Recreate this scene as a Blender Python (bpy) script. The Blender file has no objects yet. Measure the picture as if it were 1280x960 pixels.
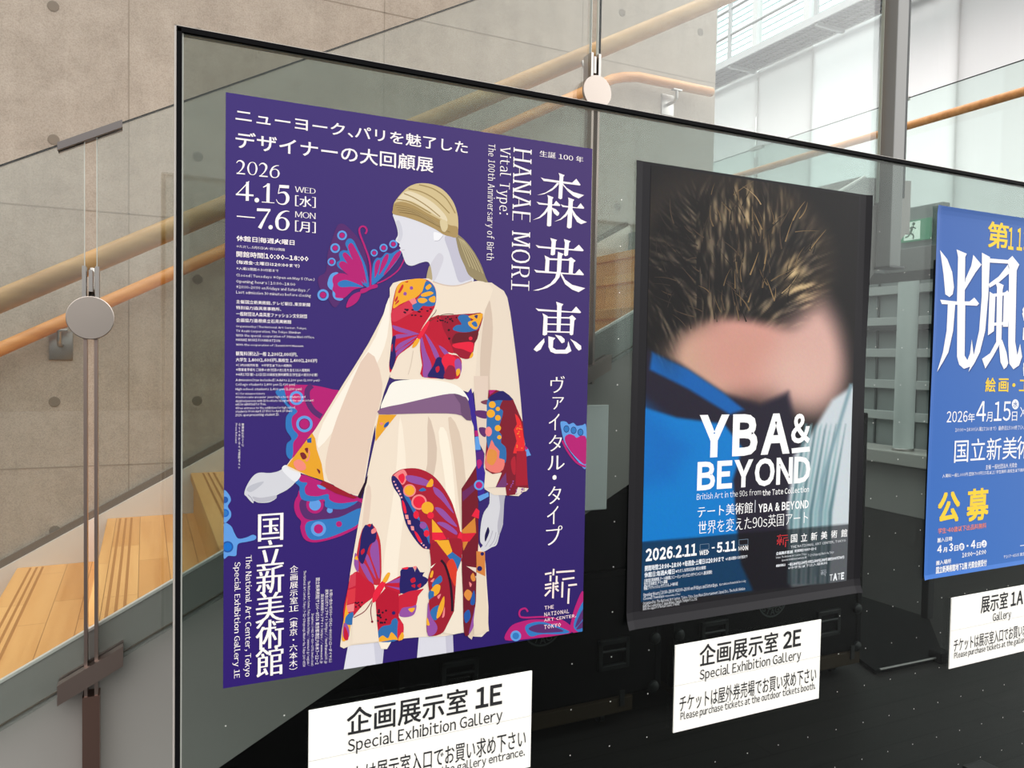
import bpy, bmesh, math, random
from mathutils import Vector, Matrix
from mathutils.geometry import tessellate_polygon

S = bpy.context.scene
COL = S.collection
random.seed(7)

# ------------------------------------------------------------------ camera
CH = 1.383                      # lens height above the floor; builders below work in heights measured from the lens
F_PX, YAW, PITCH, ROLL = 961.81, math.radians(25.538), math.radians(-1.9603), math.radians(1.0005)
FW = Vector((math.sin(YAW)*math.cos(PITCH), math.cos(YAW)*math.cos(PITCH), math.sin(PITCH)))
_r = Vector((math.cos(YAW), -math.sin(YAW), 0)); _u = _r.cross(FW)
RT = _r*math.cos(ROLL) + _u*math.sin(ROLL)
UP = -_r*math.sin(ROLL) + _u*math.cos(ROLL)
cd = bpy.data.cameras.new('camera'); cam = bpy.data.objects.new('camera', cd); COL.objects.link(cam)
cd.sensor_fit = 'HORIZONTAL'; cd.sensor_width = 36.0; cd.lens = 36.0*F_PX/1280.0
cd.clip_start = 0.05; cd.clip_end = 200
M = Matrix((RT, UP, -FW)).transposed().to_4x4(); M.translation = Vector((0, 0, CH)); cam.matrix_world = M
S.camera = cam

# ------------------------------------------------------------------ light and exposure
vs = S.view_settings
S.display_settings.display_device = 'sRGB'
vs.view_transform = 'Standard'; vs.look = 'None'; vs.gamma = 1.0; vs.use_curve_mapping = False
vs.exposure = 0.0
S.cycles.transparent_max_bounces = 24
S.cycles.max_bounces = 8; S.cycles.diffuse_bounces = 4
W = bpy.data.worlds.new('daylight'); S.world = W; W.use_nodes = True
wn, wl = W.node_tree.nodes, W.node_tree.links
wn.clear()
def wmath(op, a, b=None):
    n = wn.new('ShaderNodeMath'); n.operation = op
    for i, v in enumerate((a, b)):
        if v is None: continue
        if isinstance(v, (int, float)): n.inputs[i].default_value = v
        else: wl.new(v, n.inputs[i])
    return n.outputs[0]
def wramp(x, a, b):                                   # smoothstep a..b
    n = wn.new('ShaderNodeMapRange'); n.interpolation_type = 'SMOOTHSTEP'
    wl.new(x, n.inputs[0]); n.inputs[1].default_value = a; n.inputs[2].default_value = b
    return n.outputs[0]
tc = wn.new('ShaderNodeTexCoord'); sx = wn.new('ShaderNodeSeparateXYZ'); wl.new(tc.outputs['Generated'], sx.inputs[0])
SKY_TOP, SKY_EAST, SKY_BASE, SKY_LOW = 1.6, 2.65, 1.3, 0.05
top = wmath('MULTIPLY', wramp(sx.outputs[2], 0.35, 0.75), SKY_TOP)
east = wmath('MULTIPLY', wmath('MULTIPLY', wramp(sx.outputs[0], 0.25, 0.75), wramp(sx.outputs[2], -0.12, 0.05)), SKY_EAST)
base = wmath('MULTIPLY', wramp(sx.outputs[2], -0.05, 0.18), SKY_BASE)
tot = wmath('ADD', wmath('ADD', wmath('ADD', top, east), base), SKY_LOW)
bg = wn.new('ShaderNodeBackground'); bg.inputs[0].default_value = (1.0, 0.985, 0.965, 1)
wl.new(tot, bg.inputs[1]); wo = wn.new('ShaderNodeOutputWorld'); wl.new(bg.outputs[0], wo.inputs[0])

# ------------------------------------------------------------------ helpers
def lin(c):
    f = lambda v: v/12.92 if v <= 0.04045 else ((v+0.055)/1.055)**2.4
    return tuple(f(v/255.0) for v in c)

def ray(px, py):
    return RT*((px-640)/F_PX) + UP*((480-py)/F_PX) + FW

def at_y(px, py, y):
    d = ray(px, py); return d*(y/d.y)

MATS = {}
def mat(name, rgb=(128, 128, 128), rough=0.5, metal=0.0, spec=0.5, build=None):
    if name in MATS: return MATS[name]
    m = bpy.data.materials.new(name); m.use_nodes = True
    nt = m.node_tree; b = nt.nodes['Principled BSDF']
    b.inputs['Base Color'].default_value = (*lin(rgb), 1)
    b.inputs['Roughness'].default_value = rough; b.inputs['Metallic'].default_value = metal
    b.inputs['Specular IOR Level'].default_value = spec
    if build: build(nt, b)
    MATS[name] = m
    return m

def N(nt, kind, **kw):
    n = nt.nodes.new(kind)
    for k, v in kw.items():
        if k.startswith('i_'):
            key = k[2:]; key = int(key) if key.isdigit() else key.replace('_', ' ')
            n.inputs[key].default_value = v
        else: setattr(n, k, v)
    return n

def ramp(nt, fac, stops):
    r = nt.nodes.new('ShaderNodeValToRGB'); nt.links.new(fac, r.inputs[0])
    e = r.color_ramp.elements
    while len(e) < len(stops): e.new(0.5)
    for i, (p, c) in enumerate(stops): e[i].position = p; e[i].color = (*lin(c), 1)
    return r.outputs[0]

def noise(nt, scale, detail=4, vec_scale=(1, 1, 1), rough=0.55):
    tc = N(nt, 'ShaderNodeTexCoord'); mp = N(nt, 'ShaderNodeMapping'); mp.inputs['Scale'].default_value = vec_scale
    nt.links.new(tc.outputs['Object'], mp.inputs['Vector'])
    n = N(nt, 'ShaderNodeTexNoise'); n.inputs['Scale'].default_value = scale; n.inputs['Detail'].default_value = detail
    n.inputs['Roughness'].default_value = rough
    nt.links.new(mp.outputs[0], n.inputs['Vector'])
    return n.outputs['Fac']

def mixc(nt, fac, a, b, mode='MIX'):
    m = N(nt, 'ShaderNodeMix', data_type='RGBA', blend_type=mode)
    for s, v in ((m.inputs[0], fac), (m.inputs[6], a), (m.inputs[7], b)):
        if isinstance(v, (int, float)): s.default_value = v
        elif isinstance(v, tuple): s.default_value = (*v, 1)
        else: nt.links.new(v, s)
    return m.outputs[2]

def glass_mat(name, tint, refl=1.0, f0=0.05):
    if name in MATS: return MATS[name]
    m = bpy.data.materials.new(name); m.use_nodes = True; nt = m.node_tree; nt.nodes.clear()
    geo = N(nt, 'ShaderNodeNewGeometry'); dot = N(nt, 'ShaderNodeVectorMath', operation='DOT_PRODUCT')
    nt.links.new(geo.outputs['Normal'], dot.inputs[0]); nt.links.new(geo.outputs['Incoming'], dot.inputs[1])
    def mth(op, a, b=None):
        n = N(nt, 'ShaderNodeMath', operation=op)
        for i, v in enumerate((a, b)):
            if v is None: continue
            if isinstance(v, (int, float)): n.inputs[i].default_value = v
            else: nt.links.new(v, n.inputs[i])
        return n.outputs[0]
    c = mth('ABSOLUTE', dot.outputs['Value'])
    fr = mth('MULTIPLY', mth('ADD', mth('MULTIPLY', mth('POWER', mth('SUBTRACT', 1.0, c), 5.0), 1-f0), f0), refl)
    tr = N(nt, 'ShaderNodeBsdfTransparent'); tr.inputs[0].default_value = (*[math.sqrt(v) for v in tint], 1)
    gl = N(nt, 'ShaderNodeBsdfGlossy'); gl.inputs['Roughness'].default_value = 0.0
    mx = N(nt, 'ShaderNodeMixShader'); nt.links.new(fr, mx.inputs[0])
    nt.links.new(tr.outputs[0], mx.inputs[1]); nt.links.new(gl.outputs[0], mx.inputs[2])
    out = N(nt, 'ShaderNodeOutputMaterial'); nt.links.new(mx.outputs[0], out.inputs[0])
    MATS[name] = m
    return m

def wloc(o):
    v = Vector((0, 0, 0))
    while o is not None: v += o.location; o = o.parent
    return v

class MB:
    """collects shapes (heights from the lens) and links them as one mesh object"""
    def __init__(s): s.v = []; s.f = []; s.mi = []; s.col = []
    def add(s, vs_, fs, mi=0, col=None):
        b = len(s.v); s.v += [tuple(p) for p in vs_]
        for f in fs:
            s.f.append([b+i for i in f]); s.mi.append(mi); s.col.append(col)
        return s
    def box(s, x0, x1, y0, y1, z0, z1, mi=0):
        P = [(x, y, z) for z in (z0, z1) for y in (y0, y1) for x in (x0, x1)]
        return s.add(P, [(0, 2, 3, 1), (4, 5, 7, 6), (0, 1, 5, 4), (2, 6, 7, 3), (0, 4, 6, 2), (1, 3, 7, 5)], mi)
    def bbox(s, x0, x1, y0, y1, z0, z1, b=0.003, mi=0):          # bevelled box
        bm = bmesh.new(); bmesh.ops.create_cube(bm, size=1)
        for v in bm.verts:
            v.co = Vector(((x0+x1)/2+v.co.x*(x1-x0), (y0+y1)/2+v.co.y*(y1-y0), (z0+z1)/2+v.co.z*(z1-z0)))
        bmesh.ops.bevel(bm, geom=bm.edges[:], offset=b, segments=2, affect='EDGES', profile=0.6)
        return s.frombm(bm, mi)
    def frombm(s, bm, mi=0, mtx=None):
        bm.verts.ensure_lookup_table(); bm.verts.index_update()
        P = [(mtx @ v.co) if mtx else v.co for v in bm.verts]
        s.add(P, [[v.index for v in f.verts] for f in bm.faces], mi); bm.free(); return s
    def prism_y(s, poly, y0, y1, mi=0):                          # polygon in x,z pulled along y
        n = len(poly); a = sum(poly[i][0]*poly[(i+1) % n][1]-poly[(i+1) % n][0]*poly[i][1] for i in range(n))
        if a < 0: poly = poly[::-1]
        P = [(x, y0, z) for x, z in poly]+[(x, y1, z) for x, z in poly]
        F = [list(range(n)), list(range(2*n-1, n-1, -1))]
        F += [(i, n+i, n+(i+1) % n, (i+1) % n) for i in range(n)]
        return s.add(P, F, mi)
    def prism_x(s, poly, x0, x1, mi=0):                          # polygon in y,z pulled along x
        n = len(poly); a = sum(poly[i][0]*poly[(i+1) % n][1]-poly[(i+1) % n][0]*poly[i][1] for i in range(n))
        if a < 0: poly = poly[::-1]
        P = [(x0, y, z) for y, z in poly]+[(x1, y, z) for y, z in poly]
        F = [list(range(n-1, -1, -1)), list(range(n, 2*n))]
        F += [(i, (i+1) % n, n+(i+1) % n, n+i) for i in range(n)]
        return s.add(P, F, mi)
    def tube(s, pts, r, n=16, mi=0, caps=True):
        pts = [Vector(p) for p in pts]; rs = r if isinstance(r, (list, tuple)) else [r]*len(pts)
        rings = []; ref = None
        for i, p in enumerate(pts):
            t = (pts[min(i+1, len(pts)-1)]-pts[max(i-1, 0)]).normalized()
            if ref is None: ref = Vector((0, 0, 1)) if abs(t.z) < 0.9 else Vector((1, 0, 0))
            a = (ref - t*ref.dot(t)).normalized(); b = t.cross(a); ref = a
            rings.append([p+(a*math.cos(2*math.pi*k/n)+b*math.sin(2*math.pi*k/n))*rs[i] for k in range(n)])
        P = [q for r_ in rings for q in r_]; F = []
        for i in range(len(rings)-1):
            for k in range(n): F.append((i*n+k, i*n+(k+1) % n, (i+1)*n+(k+1) % n, (i+1)*n+k))
        if caps: F += [list(range(n-1, -1, -1)), list(range((len(rings)-1)*n, len(rings)*n))]
        return s.add(P, F, mi)
    def lathe(s, c, axis, prof, n=32, mi=0):                     # profile of (radius, offset along axis)
        c = Vector(c); t = Vector(axis).normalized(); ref = Vector((0, 0, 1)) if abs(t.z) < 0.9 else Vector((1, 0, 0))
        a = (ref-t*ref.dot(t)).normalized(); b = t.cross(a); P = []; F = []
        for r, h in prof: P += [c+t*h+(a*math.cos(2*math.pi*k/n)+b*math.sin(2*math.pi*k/n))*r for k in range(n)]
        for i in range(len(prof)-1):
            for k in range(n): F.append((i*n+k, i*n+(k+1) % n, (i+1)*n+(k+1) % n, (i+1)*n+k))
        F += [list(range(n-1, -1, -1)), list(range((len(prof)-1)*n, len(prof)*n))]
        return s.add(P, F, mi)
    def build(s, name, mats, parent=None, smooth=False, origin=None):
        if not isinstance(mats, (list, tuple)): mats = [mats]
        if parent is not None: o0 = wloc(parent)
        elif origin is not None: o0 = Vector((origin[0], origin[1], origin[2]+CH))
        else:
            lo = [min(p[i] for p in s.v) for i in range(3)]; hi = [max(p[i] for p in s.v) for i in range(3)]
            o0 = Vector(((lo[0]+hi[0])/2, (lo[1]+hi[1])/2, lo[2]+CH))
        me = bpy.data.meshes.new(name)
        me.from_pydata([(p[0]-o0.x, p[1]-o0.y, p[2]+CH-o0.z) for p in s.v], [], s.f)
        for m in mats: me.materials.append(m)
        me.polygons.foreach_set('material_index', s.mi)
        if any(c is not None for c in s.col):
            ca = me.color_attributes.new('ink', 'FLOAT_COLOR', 'CORNER'); buf = []
            for f, c in zip(s.f, s.col):
                if c is None: c = (1, 1, 1)
                if isinstance(c[0], (tuple, list)):
                    for q in c: buf += [q[0], q[1], q[2], 1.0]
                else: buf += [c[0], c[1], c[2], 1.0]*len(f)
            ca.data.foreach_set('color', buf)
        if smooth:
            me.polygons.foreach_set('use_smooth', [True]*len(s.f))
            try: me.set_sharp_from_angle(angle=math.radians(40))
            except Exception: pass
        me.update()
        o = bpy.data.objects.new(name, me); COL.objects.link(o)
        if parent is not None: o.parent = parent
        else: o.location = o0
        return o

def tag(o, label=None, cat=None, group=None, kind=None):
    for k, v in (('label', label), ('category', cat), ('group', group), ('kind', kind)):
        if v: o[k] = v
    return o

def thing(name, label, cat, loc, group=None):
    o = bpy.data.objects.new(name, None); COL.objects.link(o); o.empty_display_size = 0.1
    o.location = (loc[0], loc[1], loc[2]+CH)
    return tag(o, label, cat, group)

def copy_tree(o, parent=None):
    c = o.copy(); COL.objects.link(c); c.parent = parent
    for ch in [q for q in bpy.data.objects if q.parent == o]: copy_tree(ch, c)
    return c

def struct(o): o['kind'] = 'structure'; return o
FLOOR = -CH
# ------------------------------------------------------------------ materials of the place
def _concrete(nt, b):
    a = noise(nt, 1.3, 5, (1, 1, 0.5)); c = noise(nt, 190, 2, (1, 1, 1)); d = noise(nt, 13, 5, (1, 1, 0.05)); e = noise(nt, 9, 6, (1, 1, 1), 0.7)
    col = ramp(nt, a, [(0.3, (152, 143, 131)), (0.55, (169, 157, 143)), (0.75, (177, 166, 153))])
    col = mixc(nt, 0.5, col, ramp(nt, d, [(0.3, (144, 133, 121)), (0.58, (171, 160, 146)), (0.76, (196, 186, 173))]))
    col = mixc(nt, 0.46, col, ramp(nt, e, [(0.34, (139, 128, 116)), (0.5, (165, 154, 141)), (0.7, (186, 175, 163))]))
    col = mixc(nt, 0.3, col, ramp(nt, c, [(0.3, (121, 113, 104)), (0.6, (181, 171, 159))]))
    nt.links.new(col, b.inputs['Base Color'])
    bp = N(nt, 'ShaderNodeBump'); bp.inputs['Strength'].default_value = 0.08; bp.inputs['Distance'].default_value = 0.004
    nt.links.new(c, bp.inputs['Height']); nt.links.new(bp.outputs[0], b.inputs['Normal'])
M_CONC = mat('board_marked_concrete', rough=0.85, spec=0.2, build=_concrete)

def _wood(stops, along, fine=26):
    def f(nt, b):
        vs1 = [9, 9, 9]; vs1[along] = 0.55
        a = noise(nt, 1.0, 5, tuple(v*3 for v in vs1)); c = noise(nt, 1.7, 3, (1.2, 1.2, 1.2))
        col = mixc(nt, 0.35, ramp(nt, a, stops), ramp(nt, c, stops))
        nt.links.new(col, b.inputs['Base Color'])
    return f
M_RAIL = mat('oak_handrail', rough=0.38, spec=0.4, build=_wood([(0.3, (176, 116, 64)), (0.5, (202, 140, 82)), (0.72, (220, 162, 100))], 0))

M_RAIL2 = M_RAIL
M_RAIL = mat('pale_oak_handrail', rough=0.38, spec=0.4, build=_wood([(0.3, (166, 124, 78)), (0.5, (190, 148, 98)), (0.72, (214, 172, 118))], 0))
def _tread(nt, b):
    tc_ = N(nt, 'ShaderNodeTexCoord'); mp = N(nt, 'ShaderNodeMapping')
    mp.inputs['Rotation'].default_value = (0, 0, math.pi/2)
    nt.links.new(tc_.outputs['Object'], mp.inputs['Vector'])
    br = N(nt, 'ShaderNodeTexBrick', offset=0.37)
    br.inputs['Scale'].default_value = 1.0; br.inputs['Brick Width'].default_value = 0.62; br.inputs['Row Height'].default_value = 0.088
    br.inputs['Mortar Size'].default_value = 0.0012; br.inputs['Color1'].default_value = (*lin((206, 148, 86)), 1)
    br.inputs['Color2'].default_value = (*lin((232, 180, 116)), 1); br.inputs['Mortar'].default_value = (*lin((120, 78, 40)), 1)
    nt.links.new(mp.outputs[0], br.inputs['Vector'])
    a = noise(nt, 1.0, 5, (34, 1.6, 34))
    col = mixc(nt, 0.30, br.outputs['Color'], ramp(nt, a, [(0.3, (200, 142, 80)), (0.6, (238, 188, 124))]))
    nt.links.new(col, b.inputs['Base Color'])
M_TREAD = mat('oak_stair_boards', rough=0.42, spec=0.145, build=_tread)
M_GROOVE = mat('tread_groove', (176, 122, 66), 0.7)
M_WHITE = mat('off_white_skirting', (214, 204, 194), 0.55)
M_CAP = mat('white_stringer_cap', (240, 236, 230), 0.4)
M_STR = mat('grey_painted_stringer', (163, 159, 154), 0.5, spec=0.3)
M_GRV = mat('brown_shadow_gap', (112, 98, 86), 0.7)
M_STEEL = mat('brushed_steel', (176, 172, 168), 0.34, 1.0)
M_STEELB = mat('warm_brushed_steel', (168, 150, 142), 0.36, 1.0)
M_DARKST = mat('dark_steel', (70, 68, 70), 0.4, 0.6)
M_BLACK = mat('satin_black', (14, 14, 15), 0.4, spec=0.4)
M_CASE = mat('black_laminate', (6, 6, 7), 0.6, spec=0.08)
M_CASEH = mat('black_case_hardware', (32, 33, 33), 0.45, 0.3, 0.3)
M_CASEL = mat('dim_green_grey_print', (42, 48, 46), 0.6)
M_DOLLY = mat('dark_plywood', (48, 39, 28), 0.7, spec=0.1)
M_RUB = mat('black_rubber', (12, 12, 12), 0.7, spec=0.1)
def _floor(nt, b):
    tc_ = N(nt, 'ShaderNodeTexCoord'); br = N(nt, 'ShaderNodeTexBrick', offset=0.41)
    br.inputs['Scale'].default_value = 1.0; br.inputs['Brick Width'].default_value = 1.9; br.inputs['Row Height'].default_value = 0.12
    br.inputs['Mortar Size'].default_value = 0.003; br.inputs['Color1'].default_value = (*lin((33, 32, 31)), 1)
    br.inputs['Color2'].default_value = (*lin((41, 39, 38)), 1); br.inputs['Mortar'].default_value = (*lin((16, 15, 15)), 1)
    nt.links.new(tc_.outputs['Object'], br.inputs['Vector'])
    a = noise(nt, 1.0, 5, (2.0, 40, 40))
    nt.links.new(mixc(nt, 0.3, br.outputs['Color'], ramp(nt, a, [(0.3, (28, 26, 26)), (0.7, (48, 46, 45))])), b.inputs['Base Color'])
M_FLOOR = mat('dark_stained_planks', rough=0.42, spec=0.14, build=_floor)
G_BAL = glass_mat('clear_balustrade_glass', (0.80, 0.85, 0.83), 1.5, 0.045)
G_STAND = glass_mat('grey_green_stand_glass', (0.46, 0.525, 0.505), 0.62, 0.03)
G_FAC = glass_mat('facade_glass', (0.92, 0.96, 0.95), 0.6, 0.04)
M_EDGE = mat('dark_glass_edge', (18, 26, 25), 0.5)
M_BEVEL = mat('pale_bevel_line', (170, 172, 164), 0.4)

# ------------------------------------------------------------------ floor and concrete wall
struct(MB().box(-12, 16, -16, 14, FLOOR-0.1, FLOOR).build('floor', M_FLOOR))

WY = 3.6
w = MB()
w.box(-4, 2.999, WY, WY+0.35, FLOOR, 4.6)
wall_back = struct(w.build('wall_back', [M_CONC]))
# formwork seams and cone holes are the wall's own surface marks
seam = MB()
for k in range(-4, 5):
    z = -0.477+1.047*k/1.0
    if FLOOR < z < 4.5: seam.box(-4, 2.999, WY-0.0008, WY, z-0.0025, z+0.0025)
for x in (-1.64, -0.06, 1.02, 2.1):
    seam.box(x-0.002, x+0.002, WY-0.0008, WY, FLOOR, 4.5)
seam.build('formwork_seam', mat('seam_grey', (142, 131, 118), 0.9), wall_back)  # seam lines a little darker than the concrete
holes = MB()
M_HOLE = mat('cone_hole_plug', (122, 112, 100), 0.9)
for i in range(-4, 6):
    for j in range(-3, 6):
        holes.lathe((0.206+0.535*i, WY, 0.314+0.525*j), (0, -1, 0), [(0.021, 0), (0.021, 0.0012), (0.017, 0.0016)], 20)
holes.build('tie_hole', M_HOLE, wall_back)

# ------------------------------------------------------------------ staircase
SL = 0.54
def z_str(x): return -0.596+0.535*x
def z_under(x): return -1.137+0.535*x
def z_join(x): return -0.695+0.53*x
def z_gtop(x): return 0.546+0.534*x
def z_rail(x): return 0.27+0.5435*x
def z_skirt(x): return -0.585+0.55*x
RUN, RISE, X0, Z0 = 0.316, 0.173, -0.126, -0.691
LX, LZ = 2.40, 0.693
stair = thing('staircase', 'straight flight of pale oak steps rising to the right along the concrete wall', 'staircase', (0.6, 2.8, FLOOR))
YN, YF = 2.042, WY-0.045
xs0 = -1.40
st = MB(); st.prism_y([(xs0, z_str(xs0)), (LX, z_str(LX)), (2.65, LZ+0.01), (2.65, 0.50), (LX+0.5-0.27, 0.50), (2.1, z_under(2.1)), (-0.46, FLOOR), (xs0, FLOOR)], 2.03, YN)
st.build('stringer', M_STR, stair)
cp = MB(); cp.prism_y([(xs0, z_str(xs0)), (LX, z_str(LX)), (LX, z_str(LX)+0.007), (xs0, z_str(xs0)+0.007)], 2.0275, YN)
cp.build('stringer_cap', M_CAP, stair)
jl = MB(); jl.prism_y([(xs0, z_join(xs0)), (2.3, z_join(2.3)), (2.3, z_join(2.3)+0.004), (xs0, z_join(xs0)+0.004)], 2.026, 2.031)
jl.build('panel_joint', M_GRV, stair)
ap = MB(); ap.bbox(0.98, 1.303, 2.026, 2.034, -0.468, -0.142, 0.002); ap.build('pale_rectangle', mat('light_grey_rectangle', (238, 242, 240), 0.45), stair)  # pale rectangle laid on the stringer face
sof = MB(); sof.prism_y([(-0.42, FLOOR+0.02), (2.1, z_under(2.1)), (2.1, z_under(2.1)+0.05), (-0.5, FLOOR+0.03)], YN, YF+0.03)
sof.build('soffit', mat('charcoal_soffit', (34, 34, 36), 0.8), stair)
for k in range(-3, 8):
    x, z = X0+RUN*k, Z0+RISE*k
    t = MB(); t.bbox(x-0.012, x+RUN+0.01, YN, YF, z-0.035, z, 0.004)
    for g in range(3): t.box(x+0.032+g*0.021, x+0.040+g*0.021, YN+0.02, YF-0.02, z-0.002, z+0.0006, 1)
    t.build('tread', [M_TREAD, M_GROOVE], stair)
    r = MB(); r.box(x, x+0.02, YN, YF, z-RISE, z-0.035); r.build('riser', M_TREAD, stair)
r = MB(); r.box(LX, LX+0.02, YN, YF, LZ-RISE, LZ-0.03); r.build('riser', M_TREAD, stair)
ld = MB(); ld.bbox(LX-0.012, 2.65, YN, YF, LZ-0.12, LZ, 0.004); ld.bbox(2.65, 4.58, 3.3, 6.2, LZ-0.14, LZ, 0.004); ld.bbox(4.1, 4.58, 2.25, 3.3, LZ-0.14, LZ, 0.004)
ld.build('landing', mat('grey_landing_edge', (128, 132, 130), 0.6), stair)
sk = MB(); sk.prism_y([(xs0, z_skirt(xs0)), (2.40, z_skirt(2.40)), (2.40, z_skirt(2.40)-0.36), (xs0, z_skirt(xs0)-0.36)], YF, WY-0.002)
sk.build('wall_skirting', M_WHITE, stair)
sg = MB(); sg.prism_y([(xs0, z_skirt(xs0)), (2.40, z_skirt(2.40)), (2.40, z_skirt(2.40)+0.03), (xs0, z_skirt(xs0)+0.03)], WY-0.02, WY-0.001)
sg.build('skirting_shadow_gap', M_GRV, stair)

# ------------------------------------------------------------------ glass balustrade with posts
bal = thing('glass_balustrade', 'clear glass stair balustrade with steel posts along the near side of the steps', 'balustrade', (0.6, 2.0, FLOOR))
def pane(x0, x1):
    p = MB(); p.prism_y([(x0, z_join(x0)), (x1, z_join(x1)), (x1, z_gtop(x1)), (x0, z_gtop(x0))], 1.994, 2.006)
    o = p.build('glass_pane', G_BAL, bal)
    e = MB()
    e.prism_y([(x0, z_gtop(x0)), (x1, z_gtop(x1)), (x1, z_gtop(x1)+0.0022), (x0, z_gtop(x0)+0.0022)], 1.994, 2.006)
    e.build('glass_top_edge', M_EDGE, o)
    for x, s in ((x0, -1), (x1, 1)):
        e = MB(); e.box(min(x, x+s*0.0015), max(x, x+s*0.0015), 1.994, 2.006, z_join(x), z_gtop(x))
        e.build('glass_side_edge', mat('pale_glass_edge', (196, 200, 192), 0.3), o)
pane(-1.45, -0.1235); pane(-0.0975, 1.194); pane(1.219, 2.43)
ee = MB(); ee.box(1.2225, 1.2265, 1.993, 2.007, z_join(1.22), z_gtop(1.22)); ee.build('dark_pane_edge', M_EDGE, bal)
def post(px_, foot=True):
    zb0 = FLOOR if foot else z_join(px_)-0.02
    b = MB()
    for s in (-1, 1): b.box(px_+s*0.0105-0.0035, px_+s*0.0105+0.0035, 1.982, 2.022, zb0, z_rail(px_)-0.135)
    o = b.build('post', M_STEELB, bal)
    d = MB(); zc = z_rail(px_)-0.137
    d.lathe((px_, 1.982, zc), (0, -1, 0), [(0.044, 0), (0.0485, 0.001), (0.0485, 0.008), (0.047, 0.0095), (0.01, 0.0098)], 48)
    d.build('clamp_disc', mat('pale_brushed_steel', (178, 168, 160), 0.42, 0.85), o, smooth=True)
    br = MB(); zb = z_rail(px_)
    for s in (-1, 1): br.box(px_+s*0.013-0.004, px_+s*0.013+0.004, 1.985, 2.03, zc+0.03, zb-0.02)
    br.box(px_-0.004, px_+0.004, 1.99, 2.05, zc+0.06, zb-0.028)
    br.tube([(px_, 2.02, zc+0.04), (px_, 2.045, zb-0.05), (px_, 2.06, zb-0.02)], 0.007, 12)
    br.build('rail_bracket', M_STEEL, o, smooth=True)
    for nm, zz, hh, dx, yy in (('top_clamp', z_gtop(px_)-0.004, 0.017, 0.064, 0.012), ('bottom_clamp', z_join(px_)+0.012-0.0, 0.046, 0.066, 0.026)):
        c = MB(); a0 = 0.535*dx
        for y0, y1 in ((1.994-yy, 1.994), (2.006, 2.006+0.012)):
            c.prism_y([(px_-dx, zz-a0-hh/2), (px_+dx, zz+a0-hh/2), (px_+dx, zz+a0+hh/2), (px_-dx, zz-a0+hh/2)], y0, y1)
        c.build(nm, M_STEELB if nm == 'bottom_clamp' else mat('dull_grey_clamp', (112, 106, 104), 0.55, 0.2), o)
    if not foot: return
    c = MB(); c.box(px_-0.0175, px_+0.0175, 1.978, 2.024, FLOOR, z_join(px_)-0.04); c.build('post_foot', mat('bronze_steel', (140, 112, 102), 0.4, 0.9), o)
post(-0.1105); post(1.2065, False)

# the tall square steel column at the head of the flight
tp = thing('steel_post', 'tall square stainless post standing at the head of the stairs', 'post', (2.49, 2.0, FLOOR))
b = MB(); b.bbox(2.452, 2.509, 1.955, 2.015, 0.36, 2.6, 0.003); b.build('shaft', mat('grey_steel', (128, 128, 126), 0.5, 0.3), tp)
b = MB(); b.box(2.511, 2.519, 1.98, 2.01, 0.36, 2.6); b.build('glazing_channel', mat('grey_channel', (206, 206, 204), 0.5), tp)
b = MB(); b.box(2.546, 2.558, 1.985, 2.015, 0.62, 2.6); b.build('dark_pane_edge', M_EDGE, tp)
b = MB(); b.bbox(2.447, 2.527, 1.95, 2.02, 0.352, 0.36, 0.002); b.build('base_shoe', M_DARKST, tp)

# ------------------------------------------------------------------ handrails
hr = thing('handrail', 'thick round oak handrail on the near glass balustrade', 'handrail', (0.5, 2.08, z_rail(0.5)))
MB().tube([(x, 2.085, z_rail(x)) for x in (-1.4, -0.5, 0.5, 1.5, 2.30)]+[(2.40, 2.085, z_rail(2.36)), (2.44, 2.085, z_rail(2.36)+0.004)], 0.0262, 28).build('rail', M_RAIL, hr, smooth=True)
hw = thing('handrail', 'slimmer round oak handrail bracketed to the concrete wall, ending level past the top', 'handrail', (0.5, 3.5, z_rail(0.5)))
YR = WY-0.085
MB().tube([(x, YR, z_rail(x)) for x in (-1.45, -0.5, 0.5, 1.5, 2.24)]+[(2.31, YR, z_rail(2.28)), (2.40, YR, z_rail(2.31)), (2.6, YR, z_rail(2.31)), (2.90, YR, z_rail(2.31)), (2.906, YR, z_rail(2.31))], [0.0262]*9+[0.022], 28).build('rail', M_RAIL2, hw, smooth=True)
for x, z in ((-0.305, z_rail(-0.305)), (1.1, z_rail(1.1)), (2.66, z_rail(2.31))):
    b = MB(); b.bbox(x-0.042, x+0.042, WY-0.008, WY, z-0.145, z-0.03, 0.003)
    b.tube([(x, WY-0.005, z-0.085), (x, YR+0.02, z-0.085), (x, YR, z-0.07), (x, YR, z-0.02)], 0.009, 12)
    b.bbox(x-0.03, x+0.03, YR-0.012, YR+0.012, z-0.032, z-0.022, 0.002)
    b.build('wall_bracket', M_STEEL, hw, smooth=True)

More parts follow.
